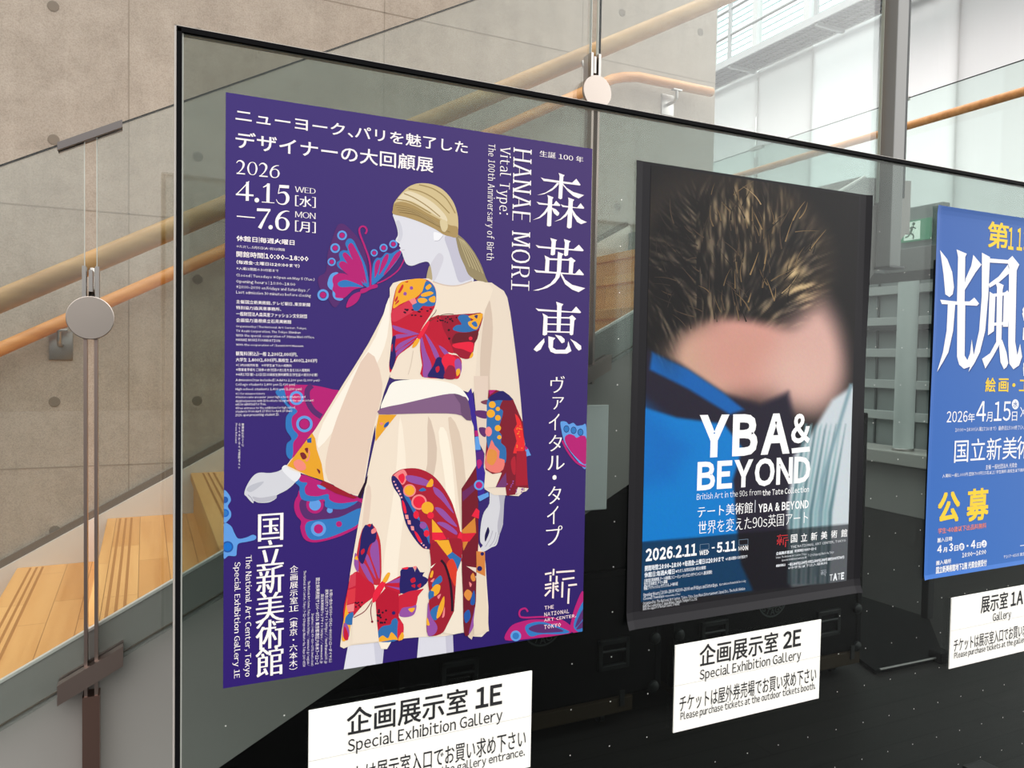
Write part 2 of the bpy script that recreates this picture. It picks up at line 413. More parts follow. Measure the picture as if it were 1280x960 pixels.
# ------------------------------------------------------------------ landing balustrade along the far edge
lb = thing('landing_balustrade', 'glass guard with slim oak rail across the landing in front of the white screens', 'balustrade', (4.6, 4.2, LZ))
for y0, y1 in ((2.3, 3.62), (3.64, 4.96), (4.98, 6.2)):
    b = MB(); b.box(4.594, 4.606, y0, y1, LZ-0.1, 1.777); o = b.build('glass_pane', glass_mat('green_guard_glass', (0.80, 0.90, 0.87), 0.8, 0.04), lb)
    b = MB(); b.box(4.594, 4.606, y0, y1, 1.777, 1.780); b.build('glass_top_edge', M_EDGE, o)
MB().tube([(4.53, 2.3, 1.57), (4.53, 6.2, 1.57)], 0.026, 24).build('rail', M_RAIL2, lb, smooth=True)
for y in (3.63, 4.97):
    b = MB(); b.box(4.585, 4.592, y-0.02, y-0.012, LZ, 1.70); b.box(4.585, 4.592, y+0.012, y+0.02, LZ, 1.70)
    b.box(4.58, 4.61, y-0.07, y+0.07, 1.765, 1.79); b.tube([(4.59, y, 1.44), (4.53, y, 1.5), (4.53, y, 1.55)], 0.007, 10)
    b.lathe((4.586, y, 1.42), (-1, 0, 0), [(0.047, 0), (0.047, 0.008)], 32); b.build('post', M_STEEL, lb)
# ------------------------------------------------------------------ bright facade beyond the landing
def _screen(name, rgb, transl):
    if name in MATS: return MATS[name]
    m = bpy.data.materials.new(name); m.use_nodes = True; nt = m.node_tree; nt.nodes.clear()
    d = N(nt, 'ShaderNodeBsdfDiffuse'); d.inputs[0].default_value = (*lin(rgb), 1)
    t = N(nt, 'ShaderNodeBsdfTranslucent'); t.inputs[0].default_value = (*lin(rgb), 1)
    mx = N(nt, 'ShaderNodeMixShader'); mx.inputs[0].default_value = transl
    nt.links.new(d.outputs[0], mx.inputs[1]); nt.links.new(t.outputs[0], mx.inputs[2])
    o = N(nt, 'ShaderNodeOutputMaterial'); nt.links.new(mx.outputs[0], o.inputs[0]); MATS[name] = m
    return m
FX = 7.0
M_SCR = [_screen('white_screen_fabric', (238, 236, 236), 0.7), _screen('white_screen_fabric_thin', (246, 246, 248), 0.78), _screen('white_screen_fabric_dense', (226, 224, 224), 0.62)]
win = MB()
for k in range(-4, 8):
    y = 4.9+0.9*k; win.box(FX+0.02, FX+0.09, y-0.022, y+0.022, FLOOR, 3.68)
win.box(FX+0.05, FX+0.12, 1.2, 11.3, 0.30, 0.36); win.box(FX+0.05, FX+0.12, 1.2, 11.3, 3.62, 3.68)
window_1 = struct(win.build('window_1', [mat('pale_grey_mullion', (236, 236, 234), 0.45)]))
for k in range(-4, 7):
    y0, y1 = 4.9+0.9*k+0.005, 4.9+0.9*(k+1)-0.005
    s = MB(); n = 16; P = []; Fc = []
    for i in range(n+1):
        t = i/n; off = 0.012*math.sin(t*math.pi*2+k)+0.006*math.sin(t*9+k*2)
        for j, z in enumerate((FLOOR+0.05, 3.70)): P.append((FX+off, y0+(y1-y0)*t, z))
    for i in range(n): Fc.append((2*i, 2*i+1, 2*i+3, 2*i+2))
    s.add(P, Fc); s.build('translucent_screen', M_SCR[k % 3], window_1)
w2 = MB()
for k in range(-4, 9):
    y = 4.6+0.92*k; w2.box(FX+0.55, FX+0.65, y-0.045, y+0.045, 3.4, 6.2)
w2.box(FX+0.55, FX+0.65, 1.0, 12, 3.40, 3.5); w2.box(FX+0.55, FX+0.65, 1.0, 12, 5.2, 5.26)
window_2 = struct(w2.build('window_2', [mat('white_mullion', (228, 230, 230), 0.4)]))
lv = MB()
for k in range(26):
    z = 3.5+k*0.09; lv.prism_y([(FX+0.95, z), (FX+1.06, z+0.045), (FX+1.065, z+0.04), (FX+0.955, z-0.005)], 1.0, 12.0)
lv.build('glass_louvre', _screen('frosted_louvre', (214, 232, 234), 0.7), window_2)
gl = MB(); gl.box(FX+0.595, FX+0.605, 1.0, 12, 3.4, 6.2); gl.build('glass_pane', G_FAC, window_2)

cat = thing('catwalk', 'grey steel maintenance catwalk with ribbed grating high along the white facade', 'catwalk', (6.78, 6.5, 3.69))
b = MB(); b.box(6.555, 6.575, 2.5, 10.5, 3.69, 3.765); b.box(6.99, 7.01, 2.5, 10.5, 3.69, 3.74); b.build('edge_beam', mat('pale_galvanised', (196, 198, 200), 0.45, 0.5), cat)
b = MB()
for k in range(190): b.box(6.58, 6.985, 2.5+k*0.042, 2.5+k*0.042+0.014, 3.70, 3.735)
for x in (6.68, 6.78, 6.88): b.box(x-0.004, x+0.004, 2.5, 10.5, 3.692, 3.73)
b.build('grating', mat('dark_galvanised', (96, 96, 104), 0.5, 0.4), cat)
for y in (3.5, 4.88, 6.26, 7.64, 9.02):
    b = MB(); b.box(6.56, 6.59, y-0.025, y+0.025, 3.69, 4.75); b.box(6.575, 6.985, y-0.02, y+0.02, 3.66, 3.70)
    b.build('guard_post', mat('grey_galvanised', (168, 172, 174), 0.45, 0.5), cat)
for z in (4.06, 4.38, 4.75):
    b = MB(); b.tube([(6.575, 2.5, z), (6.575, 10.5, z)], 0.017, 12); b.build('guard_rail', mat('grey_galvanised'), cat, smooth=True)

# the hall seen under the landing
bk = thing('bulkhead', 'grey bulkhead beam across the far hall carrying the green exit sign', 'beam', (6.7, 5.0, 1.3))
b = MB(); b.bbox(6.6, 6.7, 4.72, 6.9, 1.04, 1.50, 0.01); b.build('beam', mat('mid_grey_paint', (120, 126, 124), 0.6), bk)
b = MB(); b.bbox(6.58, 6.6, 4.72, 6.9, 1.02, 1.06, 0.004); b.build('lower_trim', mat('dark_grey_trim', (72, 78, 76), 0.5), bk)
pt = thing('grid_partition', 'grey grid partition with pale transoms at the back of the hall', 'partition', (6.75, 5.2, -0.8))
b = MB(); b.box(6.72, 6.78, 3.6, 6.9, FLOOR, 1.015); b.build('panel', mat('dull_grey_panel', (134, 141, 139), 0.6), pt)
for k in range(6):
    z = -0.55+0.31*k; b = MB(); b.bbox(6.66, 6.73, 3.6, 6.9, z, z+0.085, 0.006); b.build('transom', mat('pale_grey_transom', (178, 184, 181), 0.55), pt)
for k in range(8):
    y = 3.7+0.44*k; b = MB(); b.box(6.70, 6.73, y-0.008, y+0.008, -0.8, 1.04); b.build('mullion', mat('dark_grey_trim'), pt)
b = MB(); b.box(6.62, 6.72, 3.6, 6.9, 0.335, 0.385); b.build('dark_rail', mat('blackened_rail', (30, 32, 32), 0.5), pt)
ldg = tag(MB().bbox(6.2, 6.65, 3.4, 7.2, -0.92, -0.80, 0.01).bbox(6.3, 6.65, 3.4, 7.2, FLOOR, -0.92, 0.005, 1).build('ledge', [mat('pale_stone_ledge', (170, 170, 164), 0.6), mat('grey_plinth', (140, 140, 136), 0.7)]), 'pale stone ledge under the round grey column', 'ledge')  # plinth below the ledge in a darker grey
cl = thing('column', 'round pale grey column standing on the far ledge between the second and third posters', 'column', (6.36, 4.86, -0.8))
b = MB(); b.lathe((6.36, 4.86, -0.8), (0, 0, 1), [(0.088, 0), (0.088, 1.85)], 40); b.build('shaft', mat('pale_column_paint', (196, 205, 202), 0.5), cl, smooth=True)
b = MB(); b.lathe((6.36, 4.86, -0.8), (0, 0, 1), [(0.094, 0), (0.094, 0.02), (0.09, 0.024)], 40); b.build('base_ring', M_STEEL, cl)
def lit(name, rgb, e):
    m = mat(name, rgb, 0.5); b_ = m.node_tree.nodes['Principled BSDF']
    b_.inputs['Emission Color'].default_value = (*lin(rgb), 1); b_.inputs['Emission Strength'].default_value = e; return m
ex = thing('exit_sign', 'small green emergency exit sign with a white running figure on the far grey beam', 'exit sign', (6.56, 4.98, 1.30))
EY, EZ = 4.955, 1.265
b = MB(); b.bbox(6.55, 6.578, EY-0.15, EY+0.15, EZ-0.1, EZ+0.1, 0.004); b.build('housing', lit('sign_green', (30, 130, 88), 0.5), ex)
b = MB()
b.add([(6.549, EY-0.05, EZ-0.085), (6.549, EY+0.12, EZ-0.085), (6.549, EY+0.12, EZ+0.085), (6.549, EY-0.05, EZ+0.085)], [(0, 1, 2, 3)])
b.build('white_door_field', lit('sign_white', (226, 236, 222), 0.7), ex)
g = MB()
def eb(pts): g.add([(6.548, EY+y, EZ+z) for y, z in pts], [list(range(len(pts)))])
eb([(0.02+0.017*math.cos(a*0.6), 0.062+0.017*math.sin(a*0.6)) for a in range(10)])
for (y0, z0), (y1, z1), w_ in (((0.03, 0.04), (0.05, -0.02), 0.026), ((0.05, -0.02), (0.015, -0.045), 0.016), ((0.015, -0.045), (0.02, -0.08), 0.014), ((0.05, -0.02), (0.075, -0.05), 0.016), ((0.075, -0.05), (0.105, -0.055), 0.013), ((0.03, 0.04), (-0.005, 0.015), 0.012), ((0.035, 0.035), (0.075, 0.02), 0.012), ((0.075, 0.02), (0.08, -0.005), 0.011)):
    d = Vector((y1-y0, z1-z0)).normalized(); n_ = Vector((-d.y, d.x))*w_/2
    eb([(y0+n_.x, z0+n_.y), (y1+n_.x, z1+n_.y), (y1-n_.x, z1-n_.y), (y0-n_.x, z0-n_.y)])
g.build('running_figure', mat('sign_green_dark', (20, 96, 62), 0.5), ex)
for nm, lab, (y0, y1, z0, z1) in (('bright_patch', 'wide white board standing in for a bright patch on the far grey beam, left of the exit sign', (5.45, 5.85, 1.14, 1.36)), ('bright_patch', 'small square white board standing in for a bright patch on the far grey beam beside the exit sign', (5.22, 5.30, 1.20, 1.30))):
    nb = thing(nm, lab, 'bright patch', (6.59, (y0+y1)/2, z0))  # white boards put in for bright reflected patches
    MB().bbox(6.555, 6.572, y0, y1, z0, z1, 0.003).build('face', mat('patch_white', (236, 240, 238), 0.5), nb)
    MB().bbox(6.565, 6.578, y0-0.008, y1+0.008, z0-0.008, z1+0.008, 0.003).build('frame', mat('dark_grey_trim'), nb)

# black floor stand behind the third poster
fs = thing('sign_stand', 'black floor stand with a slim post and wide flat base behind the glass', 'stand', (3.4, 2.7, FLOOR))
b = MB(); base = [(2.94, 2.346), (3.385, 2.335), (3.83, 2.735), (3.805, 3.146), (3.25, 3.12)]
n = len(base); P = [(x, y, FLOOR) for x, y in base]+[(x, y, FLOOR+0.018) for x, y in base]
b.add(P, [list(range(n-1, -1, -1)), list(range(n, 2*n))]+[(i, (i+1) % n, n+(i+1) % n, n+i) for i in range(n)]); b.build('base_plate', M_CASE, fs)
b = MB(); b.bbox(3.79, 3.84, 2.715, 2.755, FLOOR+0.018, 0.56, 0.004); b.build('post', M_BLACK, fs)
b = MB(); b.tube([(2.96, 2.34, FLOOR+0.022), (3.38, 2.328, FLOOR+0.022)], 0.005, 8); b.build('front_trim', mat('grey_trim', (120, 118, 116), 0.4, 0.5), fs)
b = MB(); b.bbox(3.32, 3.40, 2.30, 2.37, FLOOR, FLOOR+0.05, 0.008); b.build('foot', M_RUB, fs)

# ------------------------------------------------------------------ flight cases parked under the flight, and boxes added for darkness
def flight_case(label, x0, x1, zt, zb, handles, round_at, corners, plank):
    t = thing('flight_case', label, 'flight case', ((x0+x1)/2, 2.65, FLOOR), 'black flight cases under the stairs')
    MB().bbox(x0, x1, 2.40, 2.92, zb, zt, 0.008).build('body', M_CASE, t)
    e = MB()
    for x in (x0, x1): e.bbox(x-0.003 if x == x0 else x-0.022, x+0.022 if x == x0 else x+0.003, 2.394, 2.42, zb, zt, 0.002)
    e.bbox(x0, x1, 2.394, 2.42, zt-0.02, zt+0.003, 0.002)
    e.build('edge_trim', M_CASE, t)
    for hx, hz in handles:
        h = MB()
        h.bbox(hx-0.068, hx+0.068, 2.385, 2.40, hz-0.058, hz-0.038, 0.004); h.bbox(hx-0.068, hx+0.068, 2.385, 2.40, hz+0.038, hz+0.058, 0.004)
        h.bbox(hx-0.068, hx-0.050, 2.385, 2.40, hz-0.058, hz+0.058, 0.004); h.bbox(hx+0.050, hx+0.068, 2.385, 2.40, hz-0.058, hz+0.058, 0.004)
        o = h.build('recessed_handle', M_CASEH, t)
        g = MB(); g.tube([(hx-0.05, 2.390, hz+0.012), (hx+0.05, 2.390, hz+0.012)], 0.006, 10); g.build('grip', M_CASEH, o)
    if round_at:
        rx, rz = round_at; g = MB(); nn = 40
        for r0, r1 in ((0.082, 0.075), (0.045, 0.041)):
            P = []
            for k in range(nn): a = 2*math.pi*k/nn; P += [(rx+r0*math.cos(a), 2.3985, rz+r0*math.sin(a)), (rx+r1*math.cos(a), 2.3985, rz+r1*math.sin(a))]
            g.add(P, [(2*k, 2*((k+1) % nn), 2*((k+1) % nn)+1, 2*k+1) for k in range(nn)])
        t['_round'] = (rx, rz)
        ROUNDELS.append((t, g, rx, rz))
    for cx, cz in corners:
        c = MB(); c.lathe((cx, 2.395, cz), (0, -1, 0), [(0.024, 0), (0.022, 0.01), (0.012, 0.016)], 18); c.build('ball_corner', M_CASEH, t, smooth=True)
    if plank:
        p = MB(); p.bbox(plank[0], plank[1], 2.385, 2.92, zb-0.055, zb, 0.003); p.build('dolly_board', M_DOLLY, t)
        for cx in (plank[0]+0.1, plank[1]-0.1):
            for cy in (2.46, 2.84):
                c = MB(); c.lathe((cx-0.012, cy, FLOOR+0.026), (1, 0, 0), [(0.02, 0), (0.026, 0.003), (0.026, 0.021), (0.02, 0.024)], 20); c.box(cx-0.02, cx+0.02, cy-0.02, cy+0.02, zb-0.06, zb-0.053)
                c.build('caster', M_CASEH, t)
        for cx in (plank[0]+0.05, plank[1]-0.05):
            c = MB(); c.bbox(cx-0.011, cx+0.011, 2.38, 2.386, zb-0.03, zb+0.03, 0.002); c.build('cleat', M_CASEH, t)
    return t
ROUNDELS = []
flight_case('low black flight case on a wooden dolly, under the first poster', 0.755, 1.80, -0.79, -1.27, ((0.965, -1.085), (1.583, -1.10)), (1.285, -0.948), ((1.77, -1.068), (1.768, -1.255)), (0.78, 1.669))
flight_case('tall black flight case under the second poster', 1.862, 2.895, -0.22, -1.28, ((2.06, -1.095), (2.692, -1.132)), (2.372, -0.985), ((1.886, -1.071), (2.868, -1.091), (2.872, -1.262)), (1.9, 2.885))
flight_case('added plain black box on top of the low flight case, filling the dark gap under the stairs', 1.28, 1.79, -0.48, -0.785, (), None, (), None)  # added box that keeps the gap above the low case black
flight_case('added plain black box filling the dark at the low left end under the stairs', 0.22, 0.70, -1.07, FLOOR+0.003, (), None, (), None)  # added box standing in for darkness at the low end

# ------------------------------------------------------------------ the glass poster stand
PY = 1.41
GX0, GX1, GZ1 = 0.044, 2.86, 0.540
sd = thing('poster_stand', 'tall grey-tinted glass panel with a black edge frame holding the three posters', 'display stand', (1.45, PY, FLOOR))
b = MB(); b.box(GX0+0.011, GX1-0.011, PY+0.002, PY+0.012, -1.30, GZ1-0.009); pane_ = b.build('glass_pane', G_STAND, sd)
b = MB()
b.bbox(GX0+0.003, GX0+0.0115, PY-0.004, PY+0.018, FLOOR+0.03, GZ1-0.003, 0.0012); b.bbox(GX1-0.0115, GX1-0.003, PY-0.004, PY+0.018, FLOOR+0.03, GZ1-0.003, 0.0012)
b.bbox(GX0+0.003, GX1-0.003, PY-0.004, PY+0.018, GZ1-0.0105, GZ1-0.0012, 0.0008)
b.build('edge_frame', mat('matt_black_edge', (9, 9, 11), 0.75, spec=0.08), sd)
b = MB(); b.box(GX0, GX0+0.003, PY-0.002, PY+0.016, FLOOR+0.03, GZ1); b.box(GX1-0.003, GX1, PY-0.002, PY+0.016, FLOOR+0.03, GZ1); b.box(GX0, GX1, PY-0.002, PY+0.016, GZ1-0.0012, GZ1)
b.build('outer_strip', mat('pale_grey_strip', (196, 190, 184), 0.45, 0.2), sd)
b = MB(); b.box(GX0+0.0115, GX0+0.0140, PY, PY+0.014, -1.3, GZ1-0.0095); b.box(GX0+0.0115, GX1-0.0115, PY+0.002, PY+0.012, GZ1-0.0122, GZ1-0.0105)
b.build('bevel_line', M_BEVEL, sd)  # light line along the glass bevel, put in as pale strips
d = MB()
for i in range(-9, 20):
    for j in range(-6, 13):
        x, z = 0.929+0.1*i, -0.655+0.1*j
        if GX0+0.02 < x < GX1-0.02 and z < 0.40:
            n = 8; d.add([(x+0.0014*math.cos(2*math.pi*k/n), PY+0.0018, z+0.0014*math.sin(2*math.pi*k/n)) for k in range(n)], [list(range(n))])
tag(d.build('dot_pattern', mat('white_dot_print', (205, 205, 200), 0.6), sd), kind='stuff')
for x in (0.35, 1.45, 2.55):
    b = MB(); b.bbox(x-0.05, x+0.05, PY-0.22, PY+0.235, FLOOR, FLOOR+0.03, 0.004); b.bbox(x-0.04, x+0.04, PY-0.015, PY+0.03, FLOOR+0.03, -1.28, 0.003)
    b.build('foot', M_BLACK, sd)
b = MB(); b.bbox(GX0, GX1, PY-0.008, PY+0.022, -1.345, -1.295, 0.003); b.build('bottom_rail', M_BLACK, sd)
# ------------------------------------------------------------------ printing: flat inks laid on real sheets
def _ink(nt, b):
    a = N(nt, 'ShaderNodeAttribute', attribute_name='ink'); nt.links.new(a.outputs['Color'], b.inputs['Base Color'])
M_INK = mat('poster_ink', rough=0.55, spec=0.15, build=_ink)
INK = 0.93
def ink(rgb, k=1.0):
    return tuple(min(0.93, v*INK*k) for v in lin(rgb))

PY = 1.41
GLY = {}          # single letter shapes, (character, weight, resolution) -> vertices, faces
def wide(ch): return chr(ord(ch)+0xFEE0) if 0x21 <= ord(ch) <= 0x7E else ch
NARROW = {'、': 0.56, '。': 0.5, '・': 0.6, '｜': 0.4, '：': 0.5, '「': .55, '」': .55}
def need(body, off, res):
    for cell in body:
        for ch in cell:
            if ch not in ' \u3000': GLY.setdefault((wide(ch), off if (ord(ch) < 0x2E80 or off < 0) else 0.0, res), None); GLY.setdefault((wide(ch), 0.0, res), None)
def layout(body, off, space, vert, res):
    """letters set side by side (or stacked) as one list of faces"""
    V, Fc = [], []
    def put(line, x0, y0, centre):
        x = 0.0; buf = []
        for ch in line:
            if ch == ' ': x += 0.27+(space-1)*0.5; continue
            if ch == '\u3000': x += 1.0; continue
            g = GLY.get((wide(ch), off if (ord(ch) < 0x2E80 or off < 0) else 0.0, res))
            if not g or not g[0]: x += 0.5; continue
            gx0, gx1 = min(v[0] for v in g[0]), max(v[0] for v in g[0])
            if ord(ch) < 0x2E80 or ch in NARROW:
                sb = 0.048 if ord(ch) < 0x2E80 else 0.06
                buf.append((g, x+sb-gx0)); x += gx1-gx0+2*sb+(space-1)*0.5
            else: buf.append((g, x)); x += 1.0+(space-1)*0.5
        sh = x0-x/2 if centre else x0
        for g, dx in buf:
            o = len(V); V.extend([(vx+dx+sh, vy+y0) for vx, vy in g[0]]); Fc.extend([[o+i for i in f] for f in g[1]])
    if vert:
        for i, cell in enumerate(body): put(cell, 0.0, -1.04*i, True)
    else: put(body, 0.0, 0.0, False)
    return V, Fc

def smooth_closed(pts, k=4):
    n = len(pts); out = []
    for i in range(n):
        p0, p1, p2, p3 = pts[i-1], pts[i], pts[(i+1) % n], pts[(i+2) % n]
        for j in range(k):
            t = j/k; t2, t3 = t*t, t*t*t
            out.append(tuple(0.5*((2*p1[a])+(-p0[a]+p2[a])*t+(2*p0[a]-5*p1[a]+4*p2[a]-p3[a])*t2+(-p0[a]+3*p1[a]-3*p2[a]+p3[a])*t3) for a in (0, 1)))
    return out

def smooth_open(pts, k=6):
    q = [pts[0]]+list(pts)+[pts[-1]]; out = []
    for i in range(1, len(q)-2):
        p0, p1, p2, p3 = q[i-1], q[i], q[i+1], q[i+2]
        for j in range(k):
            t = j/k; t2, t3 = t*t, t*t*t
            out.append(tuple(0.5*((2*p1[a])+(-p0[a]+p2[a])*t+(2*p0[a]-5*p1[a]+4*p2[a]-p3[a])*t2+(-p0[a]+3*p1[a]-3*p2[a]+p3[a])*t3) for a in (0, 1)))
    out.append(tuple(pts[-1])); return out

class Print:
    """a printed sheet in the plane y = PY; art is measured on the sheet through at_y"""
    def __init__(s, y0): s.y0 = y0; s.films = []; s.parts = {}; s.texts = []; s.clip = None
    def part(s, name):
        if name not in s.parts: s.parts[name] = MB()
        s.cur = s.parts[name]; return s
    def slot(s, xs, zs, n=1):                              # lay each ink film on whatever it overlaps
        bb = (min(xs), max(xs), min(zs), max(zs)); top = 0
        for q, t in s.films:
            if t > top and q[0] < bb[1] and bb[0] < q[1] and q[2] < bb[3] and bb[2] < q[3]: top = t
        s.films.append((bb, top+n)); return s.y0-0.000025*(top+1)
    def pl(s, p): q = at_y(p[0], p[1], PY); return (q.x, q.z)
    def shape(s, xz, col):
        if s.clip:
            xz = clip_poly(xz, s.clip)
            if len(xz) < 3: return
        y = s.slot([q[0] for q in xz], [q[1] for q in xz])
        tri = tessellate_polygon([[Vector((x, z, 0)) for x, z in xz]])
        P = [(x, y, z) for x, z in xz]; F = []
        for a, b, c in tri:
            cr = (xz[b][0]-xz[a][0])*(xz[c][1]-xz[a][1])-(xz[b][1]-xz[a][1])*(xz[c][0]-xz[a][0])
            F.append((a, b, c) if cr > 0 else (a, c, b))
        s.cur.add(P, F, 0, col)
    def poly(s, pts, rgb, sm=4, k=1.0, org=None):
        if org: pts = [(org[0]+x/org[2], org[1]+y/org[2]) for x, y in pts]
        if sm: pts = smooth_closed(pts, sm)
        s.shape([s.pl(p) for p in pts], ink(rgb, k))
    def line(s, pts, w, rgb, org=None, taper=False, sm=6):
        if org: pts = [(org[0]+x/org[2], org[1]+y/org[2]) for x, y in pts]; w = w/org[2]
        if sm and len(pts) > 2: pts = smooth_open(pts, sm)
        L, R = [], []; n = len(pts)
        for i, p in enumerate(pts):
            a, b = pts[max(0, i-1)], pts[min(n-1, i+1)]; d = Vector((b[0]-a[0], b[1]-a[1]))
            d = d.normalized() if d.length > 1e-9 else Vector((1, 0)); ww = w/2*((1-0.85*i/(n-1)) if taper else 1)
            L.append((p[0]-d.y*ww, p[1]+d.x*ww)); R.append((p[0]+d.y*ww, p[1]-d.x*ww))
        c = ink(rgb); lp = [s.pl(p) for p in L]; rp = [s.pl(p) for p in R]
        if s.clip: lp, rp = [[(min(max(x, s.clip[0]), s.clip[1]), min(max(z, s.clip[2]), s.clip[3])) for x, z in q] for q in (lp, rp)]
        y = s.slot([q[0] for q in lp+rp], [q[1] for q in lp+rp])
        P = [(x, y, z) for x, z in lp]+[(x, y, z) for x, z in rp]
        s.cur.add(P, [(i, i+1, n+i+1, n+i) for i in range(n-1)], 0, c)
    def brush(s, stroke, rgb, org=None, closed=False):       # pen stroke whose width changes along the way
        pts = [(q[0], q[1]) for q in stroke]; ws = [(q[2], 0) for q in stroke]
        if closed: P2 = smooth_closed(pts, 6); W2 = smooth_closed(ws, 6); P2.append(P2[0]); W2.append(W2[0])
        else: P2 = smooth_open(pts, 6) if len(pts) > 2 else pts; W2 = smooth_open(ws, 6) if len(pts) > 2 else ws
        L, R = [], []; n = len(P2)
        for i, q in enumerate(P2):
            a, b = (P2[i-1 if i else -2], P2[i+1 if i < n-1 else 1]) if closed else (P2[max(0, i-1)], P2[min(n-1, i+1)])
            d = Vector((b[0]-a[0], b[1]-a[1])).normalized(); w_ = W2[i][0]/2
            L.append((q[0]-d.y*w_, q[1]+d.x*w_)); R.append((q[0]+d.y*w_, q[1]-d.x*w_))
        if org: L, R = [[(org[0]+x/org[2], org[1]+y/org[2]) for x, y in q] for q in (L, R)]
        lp = [s.pl(q) for q in L]; rp = [s.pl(q) for q in R]
        y = s.slot([q[0] for q in lp+rp], [q[1] for q in lp+rp])
        s.cur.add([(x, y, z) for x, z in lp]+[(x, y, z) for x, z in rp], [(i, i+1, n+i+1, n+i) for i in range(n-1)], 0, ink(rgb))
    def ring(s, cx, cy, r, rgb, rgb2=None, r2=0, org=None, asp=1.0):
        if org: cx, cy, r, r2 = org[0]+cx/org[2], org[1]+cy/org[2], r/org[2], r2/org[2]
        for rr, c in ((r, rgb), (r2, rgb2)):
            if c and rr: s.shape([s.pl((cx+rr*asp*math.cos(a*math.pi/12), cy+rr*math.sin(a*math.pi/12))) for a in range(24)], ink(c))
    def text(s, body, tl, br, rgb, kind='h', off=0.0, smear=0.0, serif=0.0, space=1.0, res=2, local=None, k=1.0):
        if local: x0, z1, x1, z0 = local
        else: (x0, z1), (x1, z0) = s.pl(tl), s.pl(br)
        need(body if kind == 'v' else [body], off, res)
        s.texts.append((s.cur, (body, off, space, kind == 'v', res), (x0, x1, z0, z1), ink(rgb, k), kind, smear, serif))
    def flush(s):
        for mb, key, (x0, x1, z0, z1), col, kind, smear, serif in s.texts:
            V, Fc = layout(*key)
            if not V: continue
            sheets = [(V, Fc)]
            if serif: sheets.append(serifs(V, Fc, serif))
            if key[1] > 0 and any(ord(c) >= 0x2E80 for cell in key[0] for c in cell): b_ = key[1]; sheets = [([(x+i*b_, yy+j*b_) for x, yy in V], Fc) for i, j in ((-.8, -.8), (.8, .8), (-.8, .8), (.8, -.8))]
            elif smear: sheets = [([(x+m*smear, yy) for x, yy in V], Fc) for m in (-1, -0.34, 0.34, 1)]+sheets[1:]
            if kind == 'r': sheets = [([(yy, -x) for x, yy in v], f) for v, f in sheets]
            allv = [q for v, f in sheets for q in v]
            ax0, ax1 = min(v[0] for v in allv), max(v[0] for v in allv); ay0, ay1 = min(v[1] for v in allv), max(v[1] for v in allv)
            sx_, sz_ = (x1-x0)/max(1e-6, ax1-ax0), (z1-z0)/max(1e-6, ay1-ay0)
            y = s.slot([x0, x1], [z0, z1], len(sheets))
            for n_, (v, fs) in enumerate(sheets):
                if not v: continue
                P = [(x0+(vx-ax0)*sx_, y-0.000025*n_, z0+(vy-ay0)*sz_) for vx, vy in v]; G = []
                for f in fs:
                    a = sum(P[f[i]][0]*P[f[(i+1) % len(f)]][2]-P[f[(i+1) % len(f)]][0]*P[f[i]][2] for i in range(len(f)))
                    G.append(f if a > 0 else f[::-1])
                mb.add(P, G, 0, col)
    def link(s, root, labels=None):
        for nm, mb in s.parts.items():
            if mb.v: mb.build(nm.split('#')[0], M_INK, root)

def clip_poly(pts, box):                                    # keep the art inside the sheet
    x0, x1, z0, z1 = box
    for ax, v, sg in ((0, x0, 1), (0, x1, -1), (1, z0, 1), (1, z1, -1)):
        out = []; n = len(pts)
        for i in range(n):
            a, b = pts[i], pts[(i+1) % n]; da, db = (a[ax]-v)*sg, (b[ax]-v)*sg
            if da >= 0: out.append(a)
            if (da >= 0) != (db >= 0):
                t = da/(da-db); out.append((a[0]+(b[0]-a[0])*t, a[1]+(b[1]-a[1])*t))
        pts = out
        if len(pts) < 3: return []
    return pts

def serifs(V, Fc, s):
    """thin foot and head bars for the flat stem ends of roman letters"""
    cnt = {}; W_, G_ = [], []
    for f in Fc:
        for i in range(len(f)):
            e = (f[i], f[(i+1) % len(f)]); e = (min(e), max(e)); cnt[e] = cnt.get(e, 0)+1
    rows = {}
    for (a, b), c in cnt.items():
        if c == 1 and abs(V[a][1]-V[b][1]) < 1e-3: rows.setdefault(round(V[a][1], 3), []).append(tuple(sorted((V[a][0], V[b][0]))))
    for ya, segs in rows.items():
        segs.sort(); runs = []
        for q in segs:
            if runs and q[0] <= runs[-1][1]+1e-4: runs[-1] = (runs[-1][0], max(runs[-1][1], q[1]))
            else: runs.append(q)
        for xa, xb in runs:
            L = xb-xa
            if not 0.02 < L < 0.16: continue
            for y_, up in ((0.0, 1), (0.733, -1), (0.543, -1), (0.79, -1), (-0.2, 1)):
                if abs(ya-y_) < 0.04:
                    cx = (xa+xb)/2; w_ = L/2+s; h = 0.036; o = len(W_)
                    W_ += [(cx-w_, ya), (cx+w_, ya), (cx+w_, ya+up*h), (cx-w_, ya+up*h)]; G_.append([o, o+1, o+2, o+3]); break
    return W_, G_

